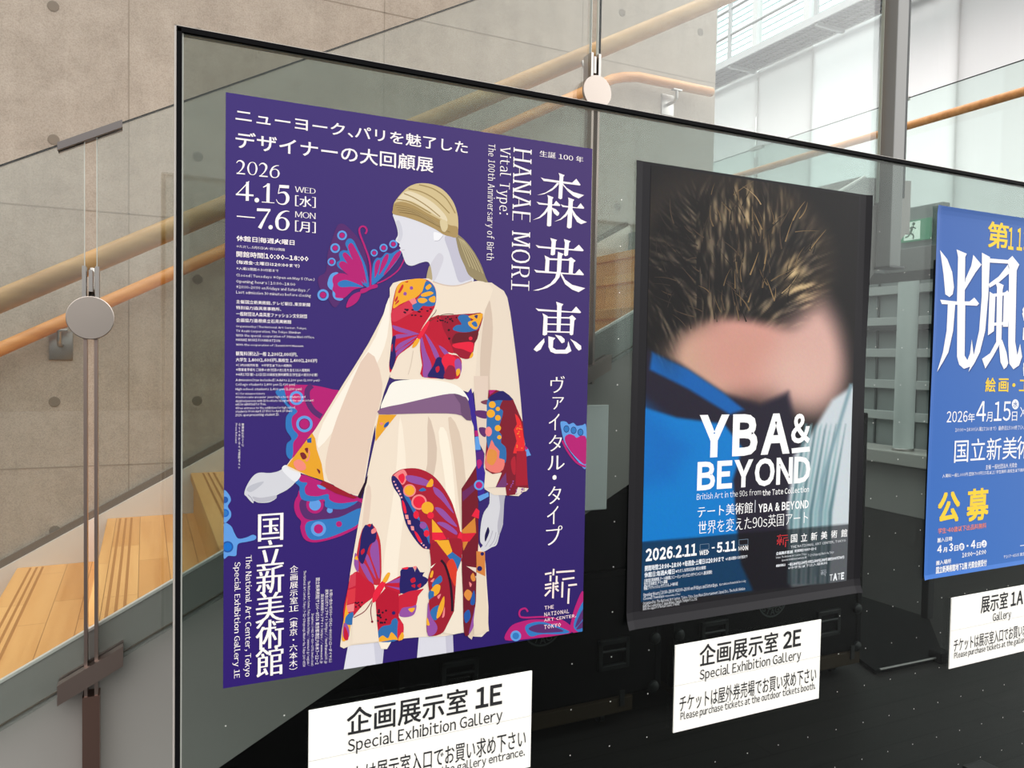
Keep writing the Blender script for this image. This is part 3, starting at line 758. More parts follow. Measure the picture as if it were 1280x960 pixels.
def convert_texts():
    tmp = []
    for key in GLY:
        ch, off, res = key
        cu = bpy.data.curves.new('t', 'FONT'); cu.body = ch; cu.offset = off; cu.resolution_u = res; cu.fill_mode = 'FRONT'
        o = bpy.data.objects.new('t', cu); COL.objects.link(o); tmp.append((key, o, cu))
    bpy.context.view_layer.update(); dg = bpy.context.evaluated_depsgraph_get()
    for key, o, cu in tmp:
        me = bpy.data.meshes.new_from_object(o.evaluated_get(dg))
        GLY[key] = ([(v.co.x, v.co.y) for v in me.vertices], [list(p.vertices) for p in me.polygons])
        bpy.data.meshes.remove(me)
    def area(g):
        t = 0.0
        for f in g[1]:
            t += abs(sum(g[0][f[i]][0]*g[0][f[(i+1) % len(f)]][1]-g[0][f[(i+1) % len(f)]][0]*g[0][f[i]][1] for i in range(len(f))))/2
        return t
    def rim(g):
        c = {}
        for f in g[1]:
            for i in range(len(f)): e = (min(f[i], f[(i+1) % len(f)]), max(f[i], f[(i+1) % len(f)])); c[e] = c.get(e, 0)+1
        return sum(math.hypot(g[0][a][0]-g[0][b][0], g[0][a][1]-g[0][b][1]) for (a, b), n in c.items() if n == 1)
    for (ch, off, res), g in list(GLY.items()):           # an outline that broke when offset falls back to the plain weight
        if off == 0.0: continue
        g0 = GLY[(ch, 0.0, res)]; a0 = area(g0)
        if a0 and abs(area(g)-(a0+off*rim(g0))) > 0.10*a0: GLY[(ch, off, res)] = g0
    for key, o, cu in tmp:
        bpy.data.objects.remove(o); bpy.data.curves.remove(cu)

def curled_sheet(mb, x0, x1, z0, z1, y0, curl, th=0.0004, nx=24, nz=32, cols=None, mi=0):
    """thin sheet with real thickness; curl(u, v) lifts it off the glass"""
    P = []; Fc = []; C = []
    for side in (0, 1):
        for j in range(nz+1):
            for i in range(nx+1):
                u, v = i/nx, j/nz
                P.append((x0+(x1-x0)*u, y0-curl(u, v)+(th if side else 0), z1+(z0-z1)*v))
    n1 = (nx+1)*(nz+1)
    cf = lambda u, v: tuple((cols[0][a]*(1-u)+cols[1][a]*u)*(1-v)+(cols[3][a]*(1-u)+cols[2][a]*u)*v for a in range(3))
    for j in range(nz):
        for i in range(nx):
            a = j*(nx+1)+i; f = (a, a+nx+1, a+nx+2, a+1)
            c = [cf(i/nx, j/nz), cf(i/nx, (j+1)/nz), cf((i+1)/nx, (j+1)/nz), cf((i+1)/nx, j/nz)]
            mb.add([P[k] for k in f], [(0, 1, 2, 3)], mi, c)
            mb.add([P[n1+k] for k in f[::-1]], [(0, 1, 2, 3)], mi, c[::-1])
    return mb
# ------------------------------------------------------------------ poster one: violet exhibition poster
PW, PH = 0.728, 1.03
P1X, P1Z = 0.1242, 0.4431
po1 = thing('poster', 'violet poster showing a white mannequin in a cream butterfly-print dress and gold headscarf', 'poster', (P1X+PW/2, PY, P1Z-PH))
p = Print(PY-0.0004); p.clip = (P1X, P1X+PW, P1Z-PH, P1Z)
V0, V1 = (66, 49, 110), (42, 26, 100)
b = MB(); curled_sheet(b, P1X, P1X+PW, P1Z-PH, P1Z, PY, lambda u, v: 0.0, cols=[ink((62, 47, 116)), ink((68, 50, 108)), ink((42, 26, 100)), ink((46, 26, 108))], nx=4, nz=6, th=0.0003)
b.build('paper_sheet', M_INK, po1)
MAG, DPU, BLU, LBL, DBL = (176, 30, 112), (86, 42, 104), (48, 116, 184), (94, 152, 220), (34, 84, 160)
LINE = (34, 26, 84)

# --- the butterfly ornaments printed on the violet ground
p.part('butterfly_ornament')
A = (390, 250, 6.4)
p.poly([(200, 210), (245, 190), (300, 230), (380, 320), (430, 430), (450, 600), (440, 690), (330, 720), (240, 800), (180, 860), (120, 780), (60, 700), (50, 620), (110, 570), (125, 430), (160, 320)], (84, 42, 106), org=A)
p.poly([(452, 640), (470, 540), (480, 450), (520, 400), (620, 330), (690, 330), (715, 400), (690, 480), (600, 590), (500, 680)], (64, 36, 106), org=A)
p.poly([(265, 350), (290, 310), (330, 322), (370, 400), (430, 530), (457, 690), (425, 690), (330, 610), (215, 545), (198, 500), (222, 480), (215, 430), (245, 402), (285, 402)], BLU, org=A)
for q in ([(288, 372), (315, 345), (345, 385), (400, 500), (436, 650), (425, 655), (370, 560), (315, 455)], [(245, 440), (265, 420), (310, 460), (375, 555), (420, 668), (335, 580), (272, 490)], [(215, 512), (245, 490), (305, 530), (405, 672), (300, 608), (235, 550)]):
    p.poly(q, MAG, org=A)
p.poly([(160, 640), (190, 592), (260, 590), (340, 630), (410, 690), (330, 720), (262, 780), (200, 790), (165, 722)], MAG, org=A)
p.poly([(205, 665), (260, 640), (330, 658), (412, 697), (320, 694), (230, 697)], BLU, org=A)
p.poly([(122, 670), (145, 600), (185, 578), (210, 585), (172, 610), (162, 645), (170, 680), (162, 720), (185, 745), (190, 780), (250, 788), (225, 806), (185, 795), (165, 765), (162, 725), (140, 710)], LBL, org=A)
p.poly([(476, 665), (486, 520), (515, 465), (552, 462), (590, 422), (632, 428), (685, 398), (718, 408), (690, 470), (620, 560), (500, 672)], BLU, org=A)
for q in ([(500, 610), (503, 520), (525, 480), (545, 490), (530, 560), (505, 620)], [(535, 590), (560, 490), (590, 440), (612, 440), (598, 500), (545, 590)], [(575, 590), (620, 510), (660, 440), (705, 405), (712, 420), (680, 480), (590, 590)]):
    p.poly(q, MAG, org=A)
for cx, cy, r in ((240, 283, 39), (185, 385, 39), (157, 495, 33), (88, 760, 46), (497, 423, 29), (572, 383, 33), (650, 353, 33)):
    p.ring(cx, cy, r, LBL, (70, 40, 110), r*0.62, org=A); p.ring(cx, cy, r*0.52, MAG, org=A)
p.line([(425, 272), (438, 245), (425, 218), (398, 212), (378, 235), (385, 280), (420, 370), (455, 470), (468, 560), (466, 690)], 15, MAG, org=A)
p.line([(740, 470), (690, 560), (600, 630), (520, 668)], 11, MAG, org=A)
p.poly([(388, 745), (390, 715), (440, 700), (480, 680), (520, 675), (520, 700), (470, 715), (420, 742)], MAG, org=A)
p.poly([(275, 862), (290, 800), (330, 755), (385, 735), (385, 770), (350, 825)], MAG, org=A)
p.part('butterfly_ornament#2')
A = (300, 470, 6)
p.poly([(330, 78), (440, 66), (560, 72), (690, 100), (745, 130), (640, 330), (520, 480), (400, 640), (365, 600), (352, 520), (400, 450), (352, 400), (352, 320), (400, 270), (368, 200)], MAG, org=A)
p.poly([(265, 120), (325, 95), (345, 160), (360, 210), (430, 262), (390, 310), (395, 390), (435, 445), (400, 500), (398, 580), (380, 625), (348, 590), (350, 510), (385, 470), (345, 400), (345, 310), (372, 260), (330, 200)], BLU, org=A)
p.line([(540, 70), (505, 110), (510, 190), (550, 260), (610, 305)], 42, DPU, org=A)
p.ring(423, 165, 53, LBL, (196, 40, 110), 34, org=A); p.ring(483, 360, 62, LBL, MAG, 42, org=A)
p.ring(483, 360, 40, (60, 36, 110), MAG, 36, org=A)
A = (340, 560, 6)
p.poly([(165, 430), (190, 360), (260, 300), (680, 380), (672, 560), (560, 640), (420, 690), (310, 708), (240, 680), (212, 600), (218, 550), (180, 500)], MAG, org=A)
p.poly([(205, 420), (240, 380), (380, 400), (650, 400), (660, 480), (480, 530), (290, 540), (225, 500)], DPU, org=A)
p.poly([(250, 620), (260, 560), (330, 540), (500, 520), (668, 450), (655, 560), (520, 635), (390, 680), (290, 685)], BLU, org=A)
p.ring(322, 425, 66, MAG, LBL, 44, org=A)
p.ring(433, 466, 22, LBL, org=A); p.ring(348, 606, 57, LBL, MAG, 35, org=A); p.ring(502, 570, 22, MAG, org=A)
p.poly([(170, 250), (210, 200), (420, 280), (640, 380), (560, 450), (470, 458), (400, 440), (390, 385), (300, 400), (225, 385), (205, 330), (205, 290)], BLU, org=A)
p.poly([(205, 240), (215, 200), (330, 235), (640, 375), (560, 410), (480, 410), (430, 385), (420, 345), (340, 362), (260, 350), (245, 300), (265, 262), (225, 255)], MAG, org=A)
p.poly([(340, 275), (400, 290), (395, 310), (355, 302)], LBL, org=A)
p.part('butterfly_ornament#3')
A = (280, 510, 5.333)
p.poly([(-5, 558), (30, 572), (46, 615), (25, 655), (47, 695), (40, 735), (-5, 756)], LBL, org=A)
p.ring(6, 612, 22, DBL, org=A); p.ring(6, 700, 27, (24, 96, 190), BLU, 18, org=A)
p.poly([(-5, 780), (45, 785), (68, 830), (95, 870), (150, 862), (190, 845), (214, 855), (205, 878), (150, 892), (95, 905), (85, 950), (78, 985), (30, 985), (-5, 992)], LBL, org=A)
p.ring(24, 925, 38, DBL, (24, 110, 200), 28, org=A)
p.part('butterfly_ornament#4')
A = (640, 440, 5.333)
p.poly([(322, 480), (335, 462), (362, 466), (378, 482), (408, 472), (432, 492), (468, 488), (495, 502), (495, 770), (440, 730), (385, 660), (345, 590)], LBL, org=A)
p.poly([(350, 575), (378, 548), (412, 556), (430, 572), (462, 558), (495, 580), (495, 745), (430, 705), (375, 640)], MAG, org=A)
p.line([(335, 590), (370, 660), (430, 735), (490, 765)], 14, MAG, org=A)
for cx, cy in ((362, 513), (410, 522), (456, 535)): p.ring(cx, cy, 24, LINE, BLU, 20, org=A, asp=0.8)
p.part('butterfly_ornament#5')
A = (640, 600, 4.8)
p.poly([(-40, 960), (-10, 880), (60, 848), (150, 835), (300, 850), (362, 885), (330, 925), (120, 950)], MAG, org=A)
p.poly([(78, 892), (100, 862), (190, 852), (340, 905), (300, 924), (180, 925), (110, 938)], BLU, org=A)
p.poly([(100, 895), (130, 872), (200, 866), (310, 905), (230, 915), (150, 915)], DPU, org=A)
p.ring(22, 935, 32, LBL, BLU, 20, org=A)
p.line([(95, 790), (78, 770), (50, 780), (44, 808), (70, 825), (200, 822), (300, 845), (350, 880)], 11, MAG, org=A)
p.poly([(352, 905), (358, 830), (385, 740), (430, 670), (440, 915)], MAG, org=A)
p.poly([(372, 890), (385, 810), (440, 720), (440, 910)], BLU, org=A)
for q in ([(380, 885), (395, 830), (430, 770), (425, 830)], [(385, 895), (430, 840), (432, 880)]): p.poly(q, DPU, org=A)

# --- the mannequin
SK, SKS = (216, 216, 224), (190, 188, 204)
p.part('mannequin_head')
A = (480, 220, 6.857)
p.poly([(78, 322), (180, 335), (300, 370), (430, 420), (510, 480), (622, 505), (640, 620), (680, 760), (770, 890), (700, 940), (600, 950), (480, 950), (400, 920), (402, 850), (395, 770), (370, 735), (310, 745), (240, 770), (190, 752), (163, 690), (150, 650), (132, 632), (142, 618), (128, 600), (133, 582), (100, 556), (104, 535), (118, 505), (112, 450), (92, 385)], SK, org=A, sm=3)
p.poly([(520, 520), (622, 525), (640, 620), (685, 760), (755, 868), (700, 900), (640, 905), (600, 790), (560, 660)], SKS, org=A)
p.poly([(395, 770), (420, 720), (470, 660), (510, 700), (480, 800), (430, 900), (402, 850)], (204, 202, 212), org=A)
p.poly([(100, 400), (118, 450), (125, 520), (112, 552), (140, 560), (160, 500), (150, 430), (125, 380)], (202, 202, 212), org=A)
p.poly([(428, 480), (470, 490), (505, 510), (470, 552), (432, 556), (424, 520)], (236, 236, 240), org=A)
p.line([(505, 512), (470, 552), (432, 556)], 5, (176, 174, 188), org=A)
p.line([(150, 636), (176, 632)], 5, (186, 180, 190), org=A)
p.part('mannequin_hand')
A = (280, 510, 5.333)
p.poly([(215, 437), (250, 430), (300, 433), (350, 425), (385, 408), (420, 380), (510, 435), (475, 495), (420, 545), (350, 582), (350, 600), (310, 625), (270, 632), (225, 630), (200, 618), (195, 634), (175, 620), (150, 590), (135, 572), (148, 525), (180, 470)], (206, 207, 214), org=A, sm=3)
p.poly([(190, 590), (240, 598), (300, 590), (345, 582), (348, 598), (300, 622), (235, 628), (205, 615)], (182, 182, 192), org=A)
p.poly([(150, 545), (180, 560), (240, 520), (265, 490), (215, 500), (170, 520)], (184, 186, 196), org=A)
p.line([(160, 578), (182, 600), (195, 625)], 5, (160, 160, 174), org=A)
p.poly([(385, 408), (420, 380), (510, 435), (480, 490), (440, 470)], (226, 227, 232), org=A)
p.part('mannequin_hand#2')
A = (580, 600, 6)
p.poly([(200, 40), (310, 40), (303, 150), (290, 240), (292, 330), (268, 400), (245, 485), (205, 505), (160, 532), (95, 557), (105, 525), (140, 492), (122, 465), (120, 400), (130, 310), (150, 240), (190, 175)], (206, 206, 212), org=A, sm=3)
p.poly([(255, 60), (310, 50), (300, 180), (290, 330), (262, 410), (250, 340), (270, 200)], (176, 174, 186), org=A)
p.poly([(180, 352), (190, 385), (175, 430), (158, 462), (155, 420), (168, 375)], (28, 22, 70), org=A)
for q in ([(215, 380), (195, 440), (160, 500)], [(240, 390), (225, 450), (190, 500)], [(262, 380), (245, 450), (225, 490)]): p.line(q, 5, (168, 166, 178), org=A)
p.part('mannequin_leg')
A = (420, 670, 5.333)
p.poly([(85, 700), (325, 690), (318, 760), (310, 850), (305, 920), (45, 920), (52, 885)], (216, 216, 226), org=A, sm=0)
p.poly([(250, 700), (325, 690), (310, 850), (305, 920), (270, 920)], (198, 198, 212), org=A, sm=0)
p.part('mannequin_leg#2')
A = (520, 670, 5.333)
p.poly([(20, 650), (245, 650), (250, 780), (250, 830), (5, 830)], (212, 212, 222), org=A, sm=0)
p.poly([(195, 650), (245, 650), (250, 830), (205, 830)], (192, 190, 206), org=A, sm=0)

p.part('headscarf')
A = (480, 220, 6.857)
p.poly([(385, 775), (362, 870), (372, 895), (412, 890), (402, 790)], (176, 160, 122), org=A)
p.poly([(612, 495), (650, 515), (700, 560), (770, 650), (830, 760), (870, 870), (890, 930), (740, 862), (690, 770), (650, 680), (625, 585)], (146, 132, 98), org=A)
for i in range(5): p.line([(640+i*10, 530+i*6), (680+i*22, 640+i*8), (735+i*28, 780+i*14)], 6, (186, 172, 132), org=A)
p.poly([(75, 290), (85, 235), (130, 170), (200, 100), (270, 68), (340, 62), (420, 75), (500, 115), (560, 175), (605, 250), (632, 350), (635, 460), (622, 525), (560, 517), (510, 502), (430, 452), (300, 392), (180, 352), (78, 326)], (204, 184, 138), org=A)
p.poly([(75, 290), (90, 235), (160, 222), (260, 255), (370, 318), (470, 370), (560, 420), (630, 440), (622, 525), (560, 517), (510, 502), (430, 452), (300, 392), (180, 352), (78, 326)], (168, 142, 92), org=A)
p.poly([(130, 178), (200, 130), (300, 160), (420, 230), (520, 330), (540, 390), (470, 355), (350, 280), (230, 215), (120, 212)], (222, 208, 176), org=A)
for q in ([(170, 150), (260, 190), (370, 260), (480, 350)], [(210, 110), (330, 140), (450, 210), (560, 320)], [(300, 75), (420, 110), (530, 190), (610, 320)], [(110, 200), (200, 215), (300, 262), (400, 320)]): p.line(q, 9, (160, 136, 88), org=A)
for i in range(7): p.line([(95+i*6, 250+i*10), (220+i*10, 275+i*10), (350+i*14, 335+i*13), (470+i*16, 405+i*13)], 4, (190, 166, 116) if i % 2 else (140, 116, 72), org=A)
p.poly([(478, 385), (510, 374), (538, 395), (545, 440), (520, 480), (490, 460)], (212, 196, 154), org=A)

CR, CRS, CRL = (232, 217, 198), (208, 188, 170), (243, 234, 220)
p.part('dress')
p.poly([(490, 357), (484, 382), (460, 430), (430, 478), (395, 535), (372, 566), (358, 582), (372, 590), (405, 601), (430, 612), (450, 621), (456, 600), (461, 572), (467, 540), (480, 490), (490, 460), (494, 420), (494, 380)], CR, sm=2)
p.poly([(486, 372), (470, 420), (440, 468), (404, 528), (398, 560), (430, 520), (468, 460), (484, 420)], CRL, sm=3)
p.poly([(460, 440), (430, 500), (410, 560), (410, 600), (448, 618), (458, 580), (468, 530), (478, 480)], (222, 198, 180), sm=3)
p.poly([(605, 353), (624, 360), (634, 372), (641, 415), (648, 472), (653, 528), (659, 610), (633, 619), (605, 611), (606, 560), (597, 522), (591, 480), (592, 430), (598, 392)], (226, 211, 193), sm=2)
p.poly([(610, 372), (602, 420), (600, 470), (606, 540), (614, 540), (612, 470), (616, 410)], CRS, sm=3)
p.poly([(487, 360), (500, 351), (535, 348), (542, 353), (556, 357), (572, 357), (590, 352), (604, 352), (616, 362), (606, 388), (598, 420), (594, 470), (590, 492), (545, 476), (493, 474), (488, 465), (490, 430), (489, 390)], CR, sm=2)
p.line([(541, 352), (556, 356.5), (572, 357), (590, 351.5)], 1.4, (208, 186, 170))
p.poly([(474, 514), (520, 514), (562, 514), (588, 522), (593, 550), (596, 600), (598, 680), (605, 690), (608, 726), (610, 788), (592, 795.5), (580, 790.5), (556, 795), (530, 796), (504, 798), (470, 803), (439, 806.5), (425, 808), (432, 760), (437, 720), (447, 660), (460, 588), (469, 548)], CR, sm=2)
for q, c in (([(500, 520), (494, 600), (480, 700), (472, 800), (490, 800), (498, 700), (508, 600)], (240, 228, 210)), ([(535, 520), (534, 580), (528, 600), (540, 600), (546, 560)], CRS), ([(560, 522), (568, 580), (576, 660), (580, 740), (582, 788), (592, 792), (588, 700), (582, 600), (574, 540)], (214, 194, 174)), ([(548, 540), (556, 600), (562, 660), (570, 660), (566, 590), (558, 540)], (242, 232, 214)), ([(458, 610), (450, 680), (440, 760), (446, 760), (456, 690), (464, 620)], (222, 200, 182))):
    p.poly(q, c, sm=3)
A = (460, 480, 6)
p.part('dress_print')
p.poly([(80, 230), (215, 230), (150, 310), (55, 432), (58, 340)], (226, 160, 42), org=A, sm=0)
p.poly([(125, 300), (155, 282), (150, 310), (120, 328)], DBL, org=A); p.poly([(85, 290), (115, 292), (100, 310)], (232, 130, 120), org=A)
p.poly([(390, 541), (394, 548), (396, 562), (402, 580), (405, 601), (385, 594.5), (359, 582), (374, 562)], (226, 160, 42), sm=0)
A = (300, 470, 6)
p.poly([(500, 475), (535, 460), (535, 500), (505, 500)], DBL, org=A, sm=0); p.poly([(450, 580), (480, 575), (500, 610), (470, 625)], (120, 36, 44), org=A); p.poly([(485, 545), (510, 540), (505, 580)], (120, 36, 44), org=A)
p.poly([(510, 545), (525, 580), (510, 635), (490, 635), (515, 600)], (232, 132, 124), org=A); p.poly([(400, 650), (440, 625), (485, 655), (490, 700), (430, 705)], (236, 136, 122), org=A); p.poly([(575, 695), (600, 710), (595, 735)], (120, 36, 44), org=A)
p.poly([(620, 785), (640, 790), (880, 912), (850, 920), (720, 880), (600, 815)], (150, 26, 44), org=A, sm=0)
p.poly([(880, 905), (960, 740), (950, 800), (905, 920)], (40, 18, 40), org=A, sm=0)
RED, DRED, BRED, PUR, NAV, YEL, PNK, BL2 = (190, 26, 52), (134, 26, 46), (226, 34, 62), (144, 78, 158), (36, 30, 96), (234, 166, 44), (234, 130, 132), (46, 106, 168)
A = (470, 340, 6)
p.poly([(132, 190), (165, 95), (240, 60), (350, 50), (420, 85), (450, 150), (445, 240), (420, 300), (385, 355), (345, 420), (310, 490), (270, 545), (220, 585), (165, 630), (130, 710), (105, 755), (98, 680), (118, 560), (120, 440), (112, 330)], RED, org=A)
p.poly([(128, 272), (140, 190), (165, 95), (240, 60), (345, 50), (385, 80), (350, 140), (300, 190), (240, 215), (180, 242)], YEL, org=A)
p.poly([(375, 68), (425, 95), (450, 160), (442, 245), (390, 258), (350, 255), (315, 290), (280, 285), (270, 250), (310, 200), (345, 150)], BL2, org=A)
for q in ([(370, 115), (400, 90), (415, 110), (385, 135)], [(340, 165), (400, 145), (430, 160), (390, 180), (345, 185)], [(315, 200), (360, 195), (385, 215), (350, 235), (318, 225)], [(395, 200), (440, 180), (442, 225), (410, 225)]): p.poly(q, YEL, org=A)
p.poly([(245, 212), (290, 192), (305, 230), (272, 248)], PNK, org=A, sm=0)
p.poly([(116, 295), (200, 242), (248, 215), (278, 290), (240, 320), (130, 375)], (206, 52, 74), org=A)
for q in ([(165, 150), (195, 95), (205, 110), (180, 155)], [(140, 210), (160, 180), (162, 200), (145, 225)], [(140, 245), (165, 210), (170, 225)], [(215, 75), (240, 68), (235, 80)]): p.poly(q, (196, 40, 50), org=A)
for cx, cy in ((265, 120), (217, 163)): p.ring(cx, cy, 13, PUR, org=A)
for q in ([(122, 400), (180, 415), (300, 455), (325, 465), (270, 470), (150, 440)], [(140, 500), (150, 470), (240, 465), (320, 462), (210, 490)], [(150, 560), (200, 520), (310, 478), (240, 530), (150, 590)], [(140, 640), (160, 590), (240, 540), (290, 510), (200, 590)]): p.poly(q, PUR, org=A)
p.poly([(100, 700), (108, 600), (122, 490), (148, 485), (140, 560), (148, 640), (120, 730)], NAV, org=A)
p.poly([(112, 560), (125, 540), (120, 600)], RED, org=A)
for i in range(14): p.ring(205+random.random()*210, 275+random.random()*60, 6, (60, 16, 40), org=A, asp=1.6)
p.poly([(385, 372), (440, 332), (560, 322), (640, 316), (720, 312), (800, 314), (775, 430), (742, 520), (725, 610), (690, 652), (630, 642), (600, 612), (545, 602), (470, 570), (400, 515), (350, 470)], (150, 22, 46), org=A, sm=3)
p.poly([(385, 372), (440, 332), (480, 330), (500, 420), (540, 500), (580, 600), (545, 602), (470, 570), (400, 515), (350, 470)], (184, 24, 50), org=A)
p.poly([(575, 432), (600, 400), (640, 392), (612, 345), (640, 320), (700, 330), (715, 375), (775, 400), (745, 440), (650, 452)], BL2, org=A)
p.poly([(690, 335), (740, 318), (800, 315), (772, 400), (745, 432), (700, 405), (690, 375), (730, 358)], YEL, org=A, sm=3)
p.poly([(715, 385), (745, 370), (760, 405), (740, 410)], BL2, org=A); p.poly([(735, 330), (760, 322), (755, 350)], (50, 50, 110), org=A)
p.poly([(595, 462), (680, 455), (765, 440), (742, 528), (660, 525), (570, 532)], (104, 24, 38), org=A, sm=3)
p.poly([(572, 545), (640, 528), (725, 530), (718, 602), (650, 580), (590, 568)], BRED, org=A)
p.ring(708, 498, 14, BRED, org=A); p.poly([(700, 640), (722, 600), (728, 625), (712, 645)], YEL, org=A)
for i in range(16): p.ring(455+random.random()*150, 335+random.random()*50, 6, (40, 14, 30), org=A, asp=0.9)
for cx, cy in ((545, 435), (548, 500)): p.ring(cx, cy, 9, (40, 14, 30), org=A)
p.poly([(335, 480), (365, 450), (430, 510), (540, 610), (605, 625), (640, 665), (636, 730), (620, 795), (560, 800), (345, 785), (345, 700), (330, 590)], RED, org=A, sm=3)
for q in ([(330, 500), (345, 490), (372, 590), (415, 700), (400, 780), (352, 782), (352, 690), (340, 600)], [(365, 465), (400, 500), (455, 590), (475, 650), (445, 650), (410, 570)], [(470, 550), (520, 580), (545, 615), (520, 625), (490, 590)]): p.poly(q, PUR, org=A)
p.poly([(385, 780), (430, 700), (455, 645), (490, 645), (510, 720), (512, 798), (440, 792)], NAV, org=A); p.poly([(445, 720), (470, 705), (475, 735), (455, 755)], RED, org=A)
p.poly([(490, 660), (530, 612), (590, 640), (605, 700), (540, 745), (512, 715)], BRED, org=A)
p.poly([(590, 665), (620, 650), (642, 700), (632, 760), (600, 755), (590, 710)], PUR, org=A); p.poly([(600, 735), (625, 725), (630, 755), (605, 780)], YEL, org=A)
p.poly([(512, 760), (545, 700), (590, 720), (590, 800), (512, 798)], (140, 28, 60), org=A)
p.poly([(308, 492), (345, 425), (388, 368), (400, 378), (378, 430), (345, 485), (325, 506)], BRED, org=A, sm=2)
p.poly([(270, 568), (285, 522), (312, 500), (326, 510), (300, 555)], YEL, org=A)
p.line([(392, 365), (420, 330), (445, 300), (450, 282)], 4, (80, 60, 40), org=A); p.line([(400, 368), (470, 330), (530, 315), (580, 316)], 4, (80, 60, 40), org=A)
p.line([(240, 770), (262, 690), (278, 590)], 4, CRS, org=A)

# skirt butterflies
A = (470, 560, 6)
p.poly([(640, 305), (700, 215), (752, 130), (765, 400), (768, 700), (752, 960), (700, 970), (645, 960)], (112, 24, 40), org=A, sm=0)
p.poly([(645, 330), (745, 260), (745, 310), (650, 400)], (104, 40, 92), org=A, sm=0); p.poly([(640, 620), (742, 520), (750, 640), (650, 640)], (206, 128, 52), org=A, sm=0); p.poly([(640, 640), (750, 635), (700, 700), (645, 705)], (212, 30, 56), org=A, sm=0); p.poly([(715, 510), (750, 450), (775, 470), (770, 530)], BRED, org=A, sm=0)
p.poly([(645, 705), (690, 700), (655, 770)], (206, 128, 52), org=A, sm=0)
p.poly([(115, 220), (150, 180), (210, 155), (320, 155), (425, 205), (500, 290), (560, 390), (592, 480), (630, 620), (642, 800), (640, 860), (602, 960), (420, 965), (410, 880), (402, 765), (350, 750), (285, 675), (228, 575), (200, 470), (182, 370), (130, 290)], (166, 28, 50), org=A)
p.poly([(125, 215), (160, 180), (205, 160), (232, 200), (222, 250), (195, 275), (160, 230)], PNK, org=A); p.poly([(165, 215), (200, 190), (215, 225), (195, 265)], BRED, org=A)
p.poly([(115, 222), (140, 210), (190, 275), (222, 350), (275, 430), (325, 540), (360, 630), (408, 720), (392, 758), (340, 738), (280, 668), (225, 572), (195, 455), (180, 370), (130, 292)], NAV, org=A, sm=3)
p.poly([(205, 330), (240, 360), (290, 450), (330, 540), (300, 520), (250, 430), (215, 370)], BL2, org=A); p.poly([(330, 555), (370, 560), (395, 620), (400, 720), (375, 660), (345, 600)], BL2, org=A)
for x, y, r in ((134, 252, 6), (146, 275, 7), (158, 300, 8), (170, 322, 8), (180, 345, 8), (190, 370, 7), (340, 712, 7), (356, 728, 7), (374, 745, 7)): p.ring(x, y, r, (232, 170, 180), org=A)
for x, y in ((230, 515), (247, 555), (272, 600)): p.poly([(x-14, y-16), (x+10, y-14), (x+14, y+18), (x-8, y+16)], (236, 150, 150), org=A, sm=0)
p.poly([(195, 390), (215, 420), (228, 480), (215, 490), (200, 450)], BRED, org=A); p.poly([(285, 625), (310, 640), (345, 705), (320, 700)], BRED, org=A)
for q in ([(228, 205), (330, 218), (420, 262), (425, 285), (350, 280), (240, 250)], [(430, 290), (500, 340), (580, 480), (560, 470), (490, 390), (440, 340)], [(440, 450), (500, 460), (590, 560), (600, 590), (520, 540)], [(455, 560), (520, 560), (600, 620), (600, 650), (530, 610)], [(530, 680), (590, 690), (620, 760), (570, 740)]): p.poly(q, PUR, org=A)
p.poly([(375, 285), (410, 232), (428, 245), (422, 285), (395, 292)], YEL, org=A)
p.poly([(320, 318), (350, 298), (375, 315), (345, 325)], BL2, org=A)
p.ring(250, 318, 48, PNK, YEL, 38, org=A); p.ring(322, 405, 58, PNK, BRED, 45, org=A); p.ring(385, 448, 46, YEL, org=A); p.ring(408, 505, 26, BRED, org=A)
p.ring(378, 640, 26, BRED, org=A, asp=0.8); p.ring(352, 580, 26, PUR, org=A); p.ring(300, 500, 30, BRED, org=A, asp=0.7)
p.poly([(420, 640), (418, 530), (445, 560), (500, 632)], YEL, org=A, sm=0); p.poly([(418, 632), (500, 632), (532, 690), (420, 690)], BRED, org=A, sm=0); p.poly([(435, 690), (532, 690), (572, 775), (535, 815), (480, 745)], YEL, org=A, sm=0)
p.poly([(532, 815), (570, 785), (640, 820), (600, 915), (570, 880)], BL2, org=A, sm=0); p.poly([(620, 640), (642, 640), (642, 800), (615, 800), (600, 720)], BRED, org=A)
p.poly([(490, 850), (530, 830), (580, 900), (600, 965), (560, 965), (520, 900)], BRED, org=A)
for i in range(10): p.ring(430+random.random()*90, 740+random.random()*160, 8, (60, 20, 30), org=A, asp=0.7)
A = (420, 670, 5.333)
p.poly([(130, 180), (145, 70), (160, 0), (185, -60), (240, -80), (285, 0), (300, 100), (298, 300), (255, 325), (190, 280), (150, 240)], (186, 40, 58), org=A, sm=3)
for q in ([(225, 100), (265, 20), (285, 90), (290, 280), (262, 220)], [(160, 190), (195, 190), (250, 310), (220, 300)], [(195, 150), (215, 130), (268, 290)]): p.poly(q, PUR, org=A)
p.poly([(150, 150), (160, 60), (170, -20), (195, -75), (225, -60), (240, -85), (255, -40), (270, -30), (262, 30), (225, 60), (200, 130), (178, 185)], NAV, org=A)
p.poly([(165, 100), (185, 82), (190, 105), (170, 125)], RED, org=A); p.poly([(235, -40), (262, -55), (268, -30), (240, -15)], PNK, org=A); p.poly([(120, 190), (128, 110), (150, 170), (145, 240)], PUR, org=A); p.poly([(122, 150), (138, 130), (145, 160)], YEL, org=A)
p.poly([(95, 275), (140, 235), (190, 280), (252, 325), (250, 400), (180, 460), (110, 540), (60, 600), (48, 500), (72, 380)], RED, org=A, sm=3)
